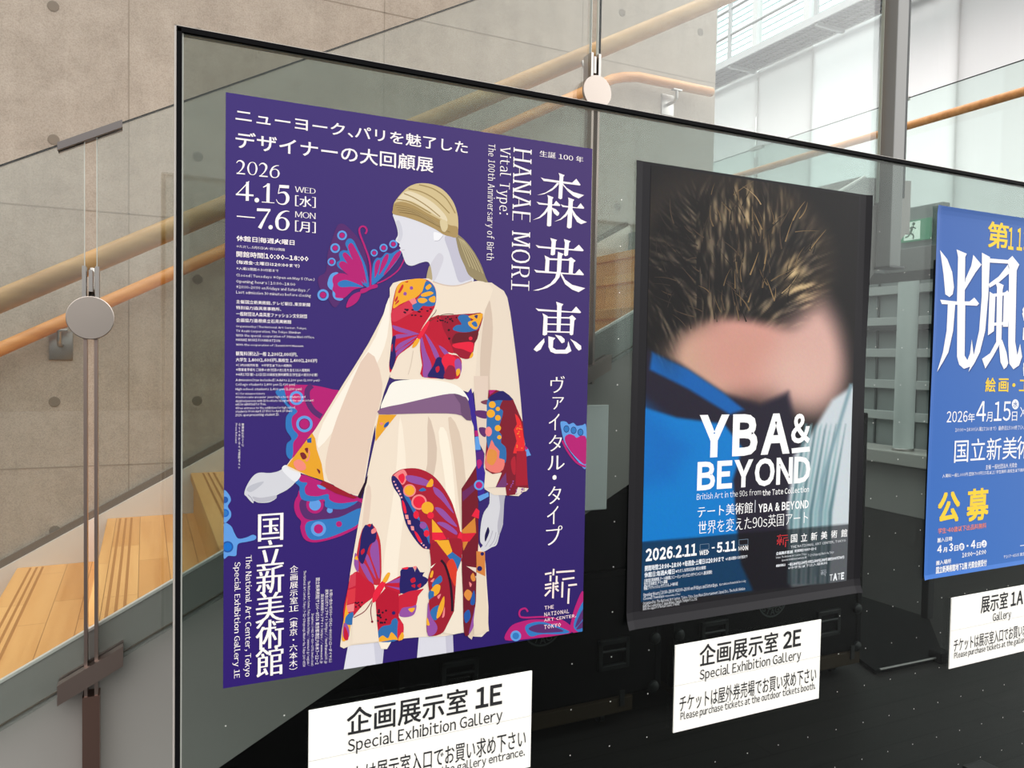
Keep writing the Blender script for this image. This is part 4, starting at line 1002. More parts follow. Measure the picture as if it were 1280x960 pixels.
p.poly([(92, 262), (132, 240), (130, 330), (82, 350)], (206, 60, 78), org=A, sm=0); p.poly([(76, 360), (130, 345), (125, 440), (70, 455)], (212, 52, 66), org=A, sm=0); p.poly([(72, 460), (122, 448), (118, 500), (60, 510)], PNK, org=A, sm=0)
p.poly([(38, 690), (50, 560), (75, 400), (70, 470), (95, 560), (90, 640), (72, 690)], YEL, org=A); p.poly([(60, 580), (70, 530), (110, 505), (115, 540), (105, 590)], BL2, org=A); p.poly([(45, 660), (52, 580), (80, 600), (88, 660), (66, 692)], PUR, org=A); p.poly([(52, 680), (55, 600), (80, 650), (78, 692)], RED, org=A)
p.poly([(320, 322), (430, 262), (425, 330), (430, 390), (325, 345)], RED, org=A, sm=0)
for q in ([(330, 315), (430, 275), (430, 310)], [(330, 330), (430, 345), (430, 362)]): p.poly(q, PUR, org=A, sm=0)
p.poly([(425, 380), (428, 260), (435, 222), (510, 205), (525, 240), (535, 200), (560, 240), (590, 240), (575, 265), (616, 288), (575, 340), (500, 370)], NAV, org=A, sm=2)
for q in ([(495, 290), (520, 275), (530, 300), (505, 312)], [(500, 330), (525, 320), (525, 345)], [(540, 330), (565, 315), (560, 345)]): p.poly(q, RED, org=A)
p.poly([(435, 215), (480, 205), (470, 222)], BRED, org=A); p.poly([(512, 205), (535, 200), (530, 225)], PNK, org=A)
p.poly([(420, 395), (560, 355), (582, 355), (545, 400), (530, 470), (470, 490), (420, 520)], (196, 32, 56), org=A, sm=2)
p.poly([(422, 530), (440, 480), (500, 470), (535, 460), (520, 520), (470, 540)], PUR, org=A); p.poly([(480, 485), (525, 478), (505, 508)], YEL, org=A)
p.poly([(262, 425), (330, 345), (418, 375), (418, 540), (450, 590), (430, 690), (285, 702), (275, 600)], (178, 22, 48), org=A, sm=0)
p.poly([(278, 640), (310, 600), (360, 590), (372, 560), (400, 548), (415, 590), (412, 690), (286, 702)], BL2, org=A); p.poly([(275, 690), (310, 662), (345, 680), (370, 640), (412, 690), (380, 690), (286, 704)], YEL, org=A); p.poly([(410, 690), (415, 560), (450, 600), (440, 680)], (206, 36, 60), org=A); p.poly([(412, 690), (440, 640), (452, 665), (440, 690)], YEL, org=A)
for i in range(16): p.ring(275+random.random()*60, 480+random.random()*110, 7, (40, 16, 40), org=A)
p.ring(383, 512, 12, NAV, org=A)
for i in range(9): p.ring(125+random.random()*70, 440+random.random()*50, 6, (50, 16, 36), org=A)
p.poly([(110, 545), (240, 420), (262, 430), (268, 560), (275, 600), (285, 702), (100, 720)], CR, org=A, sm=0)
p.poly([(240, 435), (250, 375), (300, 305), (328, 300), (322, 335), (285, 400), (256, 440)], BRED, org=A); p.poly([(310, 297), (342, 245), (360, 252), (335, 305)], YEL, org=A)
p.line([(238, 430), (190, 500), (118, 542)], 6, (120, 24, 46), org=A); p.line([(240, 440), (230, 500), (240, 570)], 6, (120, 24, 46), org=A); p.ring(240, 570, 8, (120, 24, 46), org=A)
A = (520, 670, 5.333)
p.poly([(95, 60), (190, 20), (300, 20), (305, 120), (275, 230), (262, 420), (252, 500), (205, 600), (162, 652), (80, 660), (70, 560), (88, 400), (78, 290), (100, 200)], (152, 28, 46), org=A, sm=3)
p.poly([(130, 30), (215, 25), (240, 100), (215, 140), (175, 90)], YEL, org=A, sm=0); p.poly([(205, 130), (240, 105), (300, 150), (278, 228), (250, 190)], BL2, org=A, sm=0)
p.poly([(200, 200), (240, 150), (275, 230), (262, 330), (240, 300)], (212, 60, 40), org=A)
for q in ([(110, 310), (160, 262), (172, 300), (130, 330), (108, 340)], [(85, 420), (85, 370), (125, 345), (130, 390), (105, 410)], [(95, 540), (100, 490), (150, 460), (150, 520), (130, 560)]): p.poly(q, BL2, org=A)
for q in ([(98, 360), (130, 322), (160, 330), (152, 375), (120, 400), (118, 370)], [(135, 545), (150, 470), (185, 400), (185, 470), (160, 530)], [(90, 270), (105, 230), (115, 240), (105, 275)]): p.poly(q, YEL, org=A)
for q in ([(95, 300), (120, 280), (112, 305)], [(140, 400), (165, 385), (150, 418)], [(172, 540), (190, 470), (188, 530)]): p.poly(q, PNK, org=A)
p.poly([(80, 440), (98, 530), (140, 600), (125, 650), (78, 662), (72, 560)], PUR, org=A); p.poly([(70, 590), (72, 540), (90, 590)], YEL, org=A)
p.line([(165, 160), (195, 200), (225, 300), (238, 420), (240, 500)], 16, (40, 16, 36), org=A)
p.poly([(305, 160), (345, 205), (398, 280), (398, 430), (382, 560), (352, 655), (318, 640), (312, 400)], (108, 24, 42), org=A, sm=3)
for q in ([(318, 390), (340, 355), (372, 380), (350, 430)], [(362, 270), (380, 245), (395, 290), (375, 300)]): p.poly(q, (216, 136, 62), org=A)
for q in ([(360, 440), (385, 360), (392, 440), (375, 460)], [(318, 520), (350, 490), (362, 540), (330, 580)]): p.poly(q, DBL, org=A)
p.poly([(350, 650), (380, 520), (392, 470), (385, 590)], PUR, org=A); p.poly([(352, 305), (370, 320), (360, 340)], PNK, org=A)
p.poly([(335, 200), (400, 210), (400, 245)], (226, 206, 190), org=A, sm=0); p.poly([(100, 215), (130, 180), (95, 205)], CRL, org=A, sm=0)
p.poly([(400, 100), (458, 105), (460, 268), (402, 240)], (206, 126, 62), org=A, sm=0); p.ring(422, 216, 17, NAV, org=A); p.ring(440, 118, 12, NAV, org=A)
p.poly([(180, 645), (252, 500), (270, 240), (300, 160), (312, 640), (250, 655)], (232, 220, 202), org=A, sm=0)
p.poly([(402, 240), (460, 268), (472, 480), (484, 632), (385, 666), (382, 560), (398, 430)], (224, 208, 186), org=A, sm=0)

# the print on the hanging sleeve, and the ornaments behind it
A = (580, 470, 5.65)
p.poly([(15, 130), (50, 85), (70, 180), (95, 380), (100, 480), (150, 690), (140, 870), (100, 880), (85, 640), (80, 400), (50, 300)], (56, 36, 140), org=A, sm=0)
p.poly([(75, 385), (105, 385), (105, 425), (75, 425)], MAG, org=A, sm=0); p.poly([(75, 430), (108, 425), (118, 520), (78, 522)], LBL, org=A, sm=0); p.poly([(85, 540), (140, 520), (140, 620), (90, 640)], (84, 36, 120), org=A, sm=0); p.poly([(90, 600), (115, 590), (125, 620), (100, 655)], MAG, org=A)
p.ring(105, 770, 36, LBL, MAG, 24, org=A); p.poly([(95, 850), (170, 820), (175, 850), (110, 885)], LBL, org=A, sm=0)
p.poly([(425, 485), (450, 510), (472, 560), (430, 570)], LBL, org=A, sm=0); p.poly([(425, 485), (452, 512), (435, 525)], MAG, org=A, sm=0)
p.poly([(68, 0), (168, 0), (168, 100), (160, 300), (150, 560), (110, 480), (95, 380), (75, 180)], (220, 200, 184), org=A, sm=0)
p.poly([(80, 245), (160, 250), (160, 300), (90, 285)], (92, 44, 104), org=A); p.poly([(118, 180), (165, 168), (165, 200), (130, 196)], (120, 60, 80), org=A); p.poly([(105, 365), (155, 370), (150, 430), (115, 410)], (92, 44, 104), org=A)
p.poly([(172, 98), (225, 98), (270, 110), (345, 165), (385, 260), (415, 330), (428, 480), (440, 660), (455, 795), (370, 835), (300, 845), (292, 785), (222, 785), (265, 680), (200, 692), (150, 660), (150, 560), (165, 400), (160, 260)], (124, 26, 44), org=A, sm=0)
p.poly([(172, 98), (228, 98), (180, 135)], MAG, org=A, sm=0)
p.poly([(168, 160), (250, 150), (290, 130), (250, 220), (275, 250), (255, 330), (240, 380), (265, 420), (260, 470), (295, 510), (292, 610), (250, 600), (190, 570), (158, 450), (160, 270)], BL2, org=A, sm=3)
p.poly([(175, 150), (225, 118), (275, 105), (345, 165), (290, 172), (240, 170), (185, 178)], NAV, org=A, sm=2)
for x, y, r in ((198, 202, 24), (238, 232, 15), (188, 265, 29), (238, 295, 20), (238, 368, 22), (248, 432, 15)): p.ring(x, y, r, YEL, org=A)
p.ring(172, 392, 34, PNK, org=A, asp=0.7)
p.poly([(150, 570), (180, 490), (195, 450), (215, 490), (250, 530), (246, 580), (285, 592), (275, 660), (222, 685), (152, 650)], (228, 120, 110), org=A, sm=2)
p.poly([(160, 600), (175, 520), (225, 530), (230, 580), (200, 630)], (218, 140, 66), org=A)
p.poly([(350, 380), (372, 340), (358, 265), (400, 320), (418, 420), (425, 525), (345, 545), (370, 460)], (226, 44, 48), org=A, sm=2)
for i in range(14): p.ring(372+random.random()*42, 350+random.random()*160, 5, (236, 120, 50), org=A)
p.poly([(370, 530), (438, 530), (448, 770), (362, 775)], (160, 28, 48), org=A, sm=0); p.poly([(330, 600), (360, 570), (362, 690), (340, 680)], (172, 32, 50), org=A)
p.poly([(140, 790), (150, 672), (200, 695), (265, 685), (222, 785)], (230, 216, 196), org=A, sm=0); p.poly([(222, 785), (295, 680), (300, 770), (290, 785)], (110, 56, 110), org=A, sm=0)
p.poly([(360, 835), (380, 785), (455, 792), (440, 812)], (226, 210, 196), org=A, sm=0); p.line([(422, 785), (422, 812)], 4, (90, 30, 40), org=A)
for i in range(12): p.ring(300+random.random()*130, 740+random.random()*80, 5, PUR, org=A)

p.part('sash')
A = (460, 480, 6)
p.poly([(92, 190), (140, 60), (180, -10), (270, -30), (420, -35), (560, -20), (660, 10), (720, 60), (752, 125), (650, 80), (400, 130), (200, 180)], (240, 236, 226), org=A, sm=3)
p.poly([(95, 183), (250, 150), (400, 115), (560, 80), (650, 72), (710, 92), (748, 120), (762, 200), (772, 275), (700, 236), (600, 220), (400, 220), (250, 224), (82, 226)], (126, 92, 128), org=A, sm=2)
p.poly([(640, 74), (710, 92), (748, 120), (772, 275), (700, 236), (690, 150)], (104, 74, 108), org=A, sm=2)

# --- lettering
Wt = (252, 244, 244)
p.part('headline_lettering')
p.text('ニューヨーク、パリを魅了した', (294.5, 134.5), (584.5, 192.5), Wt, off=0.012, res=3)
p.text('デザイナーの大回顧展', (294.5, 163.5), (541.5, 216), Wt, off=0.012, res=3)
p.part('date_lettering')
A = (284, 190, 9.6)
for ox, oy in ((0, 0), (272, 32)):
    p.brush([(112+ox, 132+oy, 7), (130+ox, 110+oy, 11), (162+ox, 106+oy, 17), (192+ox, 130+oy, 24), (196+ox, 162+oy, 24), (176+ox, 205+oy, 15), (140+ox, 242+oy, 9), (116+ox, 258+oy, 7)], Wt, org=A)
    p.brush([(112+ox, 256+oy, 14), (170+ox, 260+oy, 15), (214+ox, 264+oy, 13)], Wt, org=A)
p.brush([(250, 195, 22), (268, 140, 13), (302, 124, 7), (336, 142, 13), (352, 200, 22), (336, 258, 13), (304, 274, 7), (268, 256, 13)], Wt, org=A, closed=True)
p.brush([(622, 164, 5), (585, 166, 11), (545, 190, 18), (522, 235, 22), (520, 260, 22)], Wt, org=A)
p.brush([(521, 255, 22), (535, 220, 12), (572, 206, 8), (606, 222, 14), (618, 260, 23), (604, 296, 14), (570, 308, 8), (534, 294, 14)], Wt, org=A, closed=True)
p.brush([(262, 352, 12), (190, 430, 12), (112, 508, 12)], Wt, org=A); p.brush([(243, 360, 34), (241, 470, 36), (240, 586, 38)], Wt, org=A); p.brush([(104, 508, 20), (315, 522, 22)], Wt, org=A)
p.ring(355, 578, 28, Wt, org=A); p.ring(520, 903, 26, Wt, org=A)
p.brush([(494, 378, 34), (490, 490, 38), (488, 606, 38)], Wt, org=A); p.brush([(430, 424, 12), (462, 408, 16), (498, 382, 22)], Wt, org=A); p.brush([(414, 600, 9), (566, 611, 9)], Wt, org=A)
p.brush([(624, 412, 36), (741, 420, 36)], Wt, org=A); p.brush([(628, 412, 9), (612, 502, 9)], Wt, org=A)
p.brush([(610, 500, 7), (650, 486, 14), (695, 492, 28), (724, 535, 40), (720, 585, 38), (690, 622, 20), (645, 626, 12), (608, 606, 9), (588, 568, 6)], Wt, org=A)
p.line([(296, 270.2), (318.6, 272.2)], 1.3, Wt)
p.brush([(356, 692, 34), (518, 699, 30)], Wt, org=A); p.brush([(512, 696, 12), (455, 790, 24), (388, 914, 44)], Wt, org=A)
p.brush([(746, 716, 6), (700, 710, 15), (640, 740, 30), (602, 800, 38), (594, 850, 40)], Wt, org=A)
p.brush([(596, 855, 40), (612, 805, 22), (660, 788, 12), (708, 812, 24), (728, 866, 40), (706, 920, 24), (660, 936, 12), (612, 914, 26)], Wt, org=A, closed=True)
p.text('WED', (368.5, 233), (394.5, 242.5), Wt, off=-0.02, smear=0.02, serif=0.04)
p.text('[水]', (368.8, 244), (394.6, 260), Wt, off=-0.003, smear=0.02)
p.text('MON', (368.8, 264), (394.5, 274), Wt, off=-0.02, smear=0.02, serif=0.04)
p.text('[月]', (368.8, 275.5), (394.6, 291.5), Wt, off=-0.003, smear=0.02)
p.part('information_lettering')
def L(s_, x0, y0, x1, y1, off=0.0): p.text(s_, (x0, y0), (x1, y1), Wt, off=off, res=1)
L('休館日｜毎週火曜日', 295.5, 294, 368, 307, .02)
L('*ただし、5月5日(火・祝)は開館', 295.5, 306, 356, 314)
L('開館時間｜10:00–18:00', 295.5, 313.5, 385.5, 327.5, .015)
L('(毎週金・土曜日は20:00まで)', 295.5, 325, 374.5, 335, .015)
L('*入場は閉館の30分前まで', 295.3, 333.5, 348, 340.5)
L('Closed | Tuesdays *Open on May 5 (Tue.)', 295.2, 341.5, 393, 352)
L('Opening hours | 10:00–18:00', 295.2, 349, 369, 358.5)
L('*10:00–20:00 on Fridays and Saturdays /', 295.2, 356, 387, 366)
L('Last admission 30 minutes before closing', 295.2, 363, 388.5, 372.5)
L('主催｜国立新美術館、テレビ朝日、東京新聞', 295.2, 374.5, 387.5, 383.5, .01)
L('特別協力｜森英恵事務所、', 295.2, 382, 351.5, 389, .01)
L('一般財団法人森英恵ファッション文化財団', 295.2, 389.5, 383.5, 398, .01)
L('企画協力｜島根県立石見美術館', 295.2, 397.5, 364, 405, .01)
L('Organized by | The National Art Center, Tokyo;', 295, 406, 383, 412.5)
L('TV Asahi Corporation; The Tokyo Shimbun', 295, 411.8, 375.5, 418)
L('With the special cooperation of | Hanae Mori Office,', 295, 417, 393, 424)
L('HANAE MORI FOUNDATION', 295, 423, 350, 427.5)
L('With the cooperation of | Iwami Art Museum', 295, 429, 379, 434.5)
L('観覧料(税込)｜一般 2,200(2,000)円、', 294.8, 439, 372, 446, .01)
L('大学生 1,800(1,600)円、高校生 1,400(1,200)円', 294.8, 447, 396, 453.5, .01)
L('*( )内は前売料金　*中学生以下は入場無料', 294.8, 454.5, 364.5, 458.8)
L('*障害者手帳をご持参の方(付添の方1名を含む)は入場無料', 294.8, 460, 387, 464.8)
L('*4月17日(金)–19日(日)は高校生無料観覧日(学生証の提示が必要)', 294.7, 466, 397, 470.5)
L('Admission [tax included] | Adults 2,200 yen (2,000 yen) ·', 294.5, 473, 401, 477.5)
L('College students 1,800 yen (1,600 yen) ·', 294.5, 478.5, 370.5, 483)
L('High school students 1,400 yen (1,200 yen)', 294.5, 484.5, 377, 488.5)
L('*( ) for Advance tickets', 294.5, 490.5, 331, 493.5)
L('*Visitors who are under junior high school students and', 294.5, 495, 381.5, 498)
L('disabled persons with ID booklets (along with the one assistant)', 294.4, 499.5, 392, 502.5)
L('will be admitted for free.', 294.4, 503.5, 332.5, 506.5)
L('*Free entrance to the exhibition for high school', 294.4, 508.5, 369, 511.5)
L('students from April 17 (Fri.) to April 19 (Sun.)', 294.4, 512.5, 365, 515.5)
L('2026, upon presenting student ID.', 294.3, 517, 349, 520.5)
p.text('Press Release', (294.3, 529), (296.5, 554), Wt, kind='r', res=1); p.text('ヴァイタル・タイプ特設サイト', (297.8, 529), (300.3, 586), Wt, kind='r', res=1); p.text('展覧会公式ページ', (302, 529), (304.8, 558), Wt, kind='r', res=1)

p.part('title_lettering')
A = (590, 160, 8)
def K(o, *pp):
    for q in pp: p.poly(q, (253, 242, 244), org=o, sm=0)
K(A, [(688, 495), (720, 507), (1000, 547), (1042, 508), (1085, 568), (1078, 575), (715, 530)], [(865, 450), (925, 472), (912, 490), (900, 705), (885, 713), (862, 702), (875, 480)],
  [(872, 555), (840, 592), (800, 625), (720, 662), (650, 672), (735, 646), (805, 600), (850, 548)], [(903, 550), (945, 598), (1010, 640), (1120, 672), (1065, 705), (1010, 680), (955, 630), (905, 568)],
  [(645, 737), (680, 748), (815, 765), (840, 728), (882, 770), (875, 780), (668, 765)], [(752, 670), (815, 695), (802, 712), (790, 978), (770, 986), (748, 978), (760, 700)],
  [(762, 778), (720, 840), (670, 890), (608, 920), (680, 900), (730, 862), (766, 815)], [(790, 793), (840, 815), (872, 850), (865, 872), (850, 880), (820, 855)],
  [(885, 762), (920, 775), (1050, 795), (1085, 752), (1122, 800), (1115, 808), (905, 790)], [(960, 695), (1022, 718), (1008, 735), (994, 996), (970, 1006), (948, 994), (965, 730)],
  [(968, 798), (930, 860), (880, 910), (820, 938), (890, 917), (940, 882), (974, 835)], [(996, 803), (1040, 870), (1090, 915), (1148, 942), (1090, 962), (1050, 940), (1008, 870)])
A = (590, 250, 8)
K(A, [(635, 448), (680, 462), (1015, 492), (1068, 447), (1115, 502), (1108, 513), (660, 478)], [(782, 380), (850, 400), (838, 415), (828, 545), (805, 555), (785, 547), (795, 420)], [(918, 390), (985, 412), (970, 430), (958, 552), (935, 562), (918, 552), (928, 430)],
  [(725, 553), (775, 580), (768, 718), (728, 715), (735, 600)], [(765, 582), (975, 592), (975, 607), (765, 600)], [(960, 588), (990, 573), (1035, 608), (1015, 625), (1005, 742), (965, 740), (972, 605)], [(620, 695), (660, 705), (1030, 737), (1072, 690), (1118, 745), (1110, 753), (640, 724)],
  [(858, 518), (915, 540), (898, 560), (890, 700), (875, 770), (830, 830), (750, 880), (660, 905), (608, 906), (700, 880), (780, 838), (830, 778), (848, 710), (855, 560)], [(888, 722), (930, 796), (1000, 848), (1130, 882), (1065, 922), (1000, 896), (930, 842), (884, 750)])
A = (640, 340, 8)
K(A, [(235, 362), (270, 370), (595, 395), (640, 345), (690, 402), (682, 411), (262, 390)], [(440, 297), (512, 322), (495, 345), (483, 600), (445, 598), (450, 340)], [(303, 412), (355, 440), (350, 625), (325, 636), (305, 629), (315, 450)],
  [(345, 447), (585, 452), (585, 466), (345, 460)], [(345, 514), (585, 519), (585, 532), (345, 527)], [(345, 589), (585, 596), (585, 609), (345, 603)], [(570, 450), (600, 430), (640, 468), (622, 485), (610, 626), (590, 634), (575, 624), (580, 480)],
  [(320, 662), (324, 700), (285, 775), (245, 796), (215, 775), (240, 742)], [(362, 642), (432, 660), (412, 685), (408, 755), (440, 777), (530, 777), (553, 745), (562, 690), (580, 750), (593, 790), (550, 816), (430, 816), (385, 797), (364, 750)], [(428, 628), (490, 640), (525, 672), (524, 702), (496, 713), (470, 680)], [(580, 668), (640, 700), (690, 738), (692, 772), (666, 786), (640, 760), (612, 710)])
p.part('subtitle_lettering')
p.text('生誕 100 年', (674.5, 188), (729, 203.5), Wt, off=-0.008, smear=0.016)
p.text('HANAE MORI', (641.5, 184), (661.5, 363.5), Wt, kind='r', off=-0.026, smear=0.034, serif=0.105, space=1.30, res=3)
p.text('Vital Type:', (621.5, 182), (637.5, 269), Wt, kind='r', off=-0.02, smear=0.026, serif=0.085, space=1.24, res=3)
p.text('The 100th Anniversary of Birth', (608, 179), (617.2, 326), Wt, kind='r', off=-0.012, smear=0.018, serif=0.07, space=1.2, res=2)
for ch, y0, y1, x0, x1 in (('ヴ', 470, 491, 688, 705.5), ('ァ', 496.5, 511.5, 690.5, 704.5), ('イ', 517.5, 537.5, 686, 699), ('タ', 544, 563.5, 686, 702), ('ル', 570, 586.5, 684.5, 705.5), ('・', 594, 599.5, 690.5, 695.5), ('タ', 608.5, 629, 685, 701), ('イ', 633.5, 654.5, 684, 697.5), ('プ', 658.5, 680, 682.5, 702.5)):
    p.text(ch, (x0, y0), (x1, y1), (252, 244, 240), off=-0.014, smear=0.016, res=3)
p.part('venue_lettering')
for ch, y0, y1, x0, x1 in (('国', 643, 674.5, 322.5, 354), ('立', 676.5, 705, 321, 354.5), ('新', 708, 739.5, 320.5, 355), ('美', 742.5, 775, 319.5, 355), ('術', 776.5, 808, 319.5, 354.5), ('館', 810.5, 842, 319.5, 354)):
    p.text(ch, (x0, y0), (x1, y1), (252, 244, 240), off=-0.006, smear=0.022, res=3)
p.text('The National Art Center, Tokyo', (305, 694.5), (314, 845), Wt, kind='r', off=-0.01, smear=0.018, serif=0.05, space=1.06, res=2)
p.text('Special Exhibition Gallery 1E', (291.2, 703), (300, 847), Wt, kind='r', off=-0.01, smear=0.018, serif=0.05, space=1.06, res=2)
p.text(['企', '画', '展', '示', '室', '1E', '︵', '東', '京', '・', '六', '本', '木', '︶'], (361.5, 707.5), (372.5, 836), Wt, kind='v', off=-0.002, smear=0.012)
for s_, x0, y0, x1, y1 in (('The National Art Center, Tokyo | 7-22-2 Roppongi, Minato-ku, Tokyo 106-8558', 378.5, 713.5, 382, 833), ('The National Art Center, Tokyo Website | https://www.nact.jp/english/', 383.8, 726.5, 387.2, 832), ('Inquiries | (+81) 47-316-2772 (Hello Dial)', 388.8, 767, 392, 832), ('国立新美術館｜〒106-8558 東京都港区六本木7-22-2', 394.5, 722.5, 399, 830), ('国立新美術館ウェブサイト | https://www.nact.jp', 400.5, 743, 404, 829), ('展覧会公式ウェブサイト | https://morihanae100.jp', 405.8, 737, 409.8, 829), ('お問い合わせ｜050-5541-8600(ハローダイヤル)', 411.5, 737, 415, 827.5)):
    p.text(s_, (x0, y0), (x1, y1), Wt, kind='r', res=1)

p.part('museum_logo')
def nact(pr, org, w, rgb):
    for q in ([(197, 565), (237, 557)], [(250, 533), (247, 572)], [(265, 553), (375, 545)], [(231, 572), (230, 608)], [(268, 575), (266, 622)], [(302, 596), (374, 586)], [(303, 610), (300, 705)], [(337, 632), (389, 626)], [(341, 650), (336, 742)], [(197, 630), (236, 622)], [(197, 651), (236, 645)], [(248, 614), (245, 710)], [(197, 696), (230, 660)], [(256, 622), (278, 616)], [(256, 641), (278, 637)], [(260, 650), (279, 666)]):
        pr.line(q, w, rgb, org=org, sm=0)
nact(p, (640, 600, 4.8), 11, (250, 228, 222))
for s_, x0, y0, x1, y1 in (('THE', 680.5, 757.6, 692, 760.4), ('NATIONAL', 680.3, 765.6, 711, 766.2), ('ART CENTER,', 680, 773.3, 720, 771.8), ('TOKYO', 680, 781.3, 701, 783.4)):
    p.text(s_, (x0, y0), (x1, y1), (250, 226, 230), off=0.012, space=1.1, res=1)
PR1 = p
# ------------------------------------------------------------------ poster two: black poster with a soft colour-field picture
import numpy as np
P2X, P2Z = 0.9628, 0.4336
po2 = thing('poster', 'black poster with a blurred brown, pink, blue and white picture and large YBA & BEYOND lettering', 'poster', (P2X+PW/2, PY, P2Z-PH))
p = Print(PY-0.0004); p.clip = (P2X, P2X+PW, P2Z-PH, P2Z)
BKP = (26, 25, 29)
def curl2(u, v):
    c = 0.0
    if u < 0.03: c += 0.004*((0.03-u)/0.03)**2*(0.6+0.4*math.sin(v*7))
    if u > 0.962: c += 0.006*((u-0.962)/0.038)**2*(0.5+0.5*math.sin(v*8+1))
    if v > 0.965: c += 0.012*((v-0.965)/0.035)**2
    return c
b = MB(); curled_sheet(b, P2X, P2X+PW, P2Z-PH, P2Z, PY, curl2, cols=[ink(BKP)]*4, nx=40, nz=60)
b.build('paper_sheet', M_INK, po2)

p.part('printed_picture')
(ax0, _), (ax1, _) = p.pl((806.8, 505)), p.pl((1065.2, 505))
az1, az0 = p.pl((930, 224))[1], p.pl((930, 748))[1]
NX, NZ = 190, 270
gx, gz = np.meshgrid(np.linspace(ax0, ax1, NX+1), np.linspace(az1, az0, NZ+1))
rr = np.array([[RT.x, RT.y, RT.z], [UP.x, UP.y, UP.z], [FW.x, FW.y, FW.z]])
wp = np.stack([gx, np.full_like(gx, PY), gz], -1) @ rr.T
sxp = 640+F_PX*wp[..., 0]/wp[..., 2]; syp = 480-F_PX*wp[..., 1]/wp[..., 2]
img = np.zeros(gx.shape+(3,)); img[:] = (20, 19, 20)
rng = np.random.RandomState(3)
def over(mask, rgb):
    global img
    img = img*(1-mask[..., None])+np.array(rgb)*mask[..., None]
def sstep(d, s): t = np.clip(0.5-d/(2*s), 0, 1); return t*t*(3-2*t)
def ell(cx, cy, rx, ry, s, rot=0.0):
    c, q = math.cos(rot), math.sin(rot); X = (sxp-cx)*c+(syp-cy)*q; Y = -(sxp-cx)*q+(syp-cy)*c
    return sstep((np.sqrt((X/rx)**2+(Y/ry)**2)-1)*min(rx, ry), s)
def pol(pts, s):
    d = np.full(sxp.shape, 1e9); ins = np.zeros(sxp.shape, bool); n = len(pts)
    for i in range(n):
        (x0, y0), (x1, y1) = pts[i], pts[(i+1) % n]
        t = np.clip(((sxp-x0)*(x1-x0)+(syp-y0)*(y1-y0))/((x1-x0)**2+(y1-y0)**2+1e-9), 0, 1)
        d = np.minimum(d, np.hypot(sxp-x0-t*(x1-x0), syp-y0-t*(y1-y0)))
        if y0 != y1: ins ^= ((syp < y0) != (syp < y1)) & (sxp < x0+(syp-y0)*(x1-x0)/(y1-y0))
    return sstep(np.where(ins, -d, d), s)
over(ell(905, 318, 112, 92, 40, 0.25), (62, 50, 40)); over(ell(950, 330, 70, 70, 36, 0.5), (112, 90, 62)); over(ell(850, 330, 40, 90, 30), (36, 33, 32))
over(ell(885, 455, 52, 46, 22, 0.3), (196, 158, 136)); over(ell(945, 430, 56, 62, 24, 0.2), (206, 150, 140)); over(ell(1012, 440, 42, 72, 20, -0.12), (208, 166, 156))
over(ell(930, 440, 60, 40, 40, 0.4), (200, 146, 132)); over(ell(1000, 470, 40, 36, 30), (212, 172, 160))
over(pol([(800, 432), (850, 455), (905, 492), (950, 506), (985, 490), (1000, 560), (985, 660), (990, 770), (795, 770)], 6), (32, 28, 44))
over(pol([(800, 508), (846, 522), (905, 530), (928, 560), (916, 600), (921, 660), (926, 705), (940, 735), (948, 775), (790, 775)], 3), (8, 118, 196))
over(pol([(800, 505), (830, 530), (860, 560), (840, 600), (800, 610)], 20), (12, 104, 184)); over(pol([(815, 440), (860, 462), (905, 492), (930, 512), (912, 518), (860, 486), (812, 462)], 3), (14, 92, 168))
over(pol([(1075, 476), (1040, 500), (1012, 545), (992, 570), (984, 640), (990, 775), (1080, 775)], 4), (196, 206, 212))
for i in range(9):
    x = 986+i*6; over(pol([(x+20, 530+i*2), (x+23, 530), (x+6, 640), (x+2, 730), (x-2, 730), (x+1, 640)], 2), (132, 168, 174) if i % 2 else (90, 124, 132))
over(pol([(1062, 480), (1066, 480), (1030, 600), (1022, 720), (1018, 720), (1026, 600)], 2.5), (120, 150, 160))
band = sstep(-(syp-(677-(sxp-806)*0.087)), 1.2)
img = img*(1-0.58*band[..., None])+np.array((14, 14, 22))*0.28*band[..., None]
lowc = sstep(-(syp-(752-(sxp-806)*0.10)), 1.2); over(lowc, BKP)
# streaky texture of the brown field: noise drawn out along a slowly turning direction
th = np.where(sxp > 870, 0.95+0.75*np.sin((sxp-820)/58.0+(syp-300)/90.0), 2.2+0.4*np.sin(syp/40.0))
def vnoise(u, v, seed):
    R = np.random.RandomState(seed).rand(256, 256); iu, iv = np.floor(u).astype(int), np.floor(v).astype(int); fu, fv = u-iu, v-iv
    fu, fv = fu*fu*(3-2*fu), fv*fv*(3-2*fv); g = lambda a, b: R[a % 256, b % 256]
    return (g(iu, iv)*(1-fu)+g(iu+1, iv)*fu)*(1-fv)+(g(iu, iv+1)*(1-fu)+g(iu+1, iv+1)*fu)*fv
st_ = np.zeros(sxp.shape); wsum = np.zeros(sxp.shape)
for q, t0 in enumerate(np.linspace(0, math.pi, 9)[:-1]):         # blend of straight streaks keeps the strands fine
    ua, va = sxp*math.cos(t0)-syp*math.sin(t0), sxp*math.sin(t0)+syp*math.cos(t0)
    wq = np.clip(np.cos(th-t0), -1, 1)**2; wq = wq**14
    st_ += wq*(0.6*vnoise(ua/17+q*31, va/2.4, 1)+0.4*vnoise(ua/34+9, va/5.0+q*17, 2)); wsum += wq
st_ /= wsum; big = vnoise(sxp/30, syp/30, 5)
msk = np.clip(ell(922, 325, 108, 96, 22, 0.2)+ell(845, 360, 36, 84, 18), 0, 1)*(1-np.clip(ell(930, 452, 92, 52, 10, 0.2), 0, 1))
gold = np.clip((sxp-850)/120.0, 0, 1)*np.clip(0.1+1.5*(big-0.25), 0, 1)
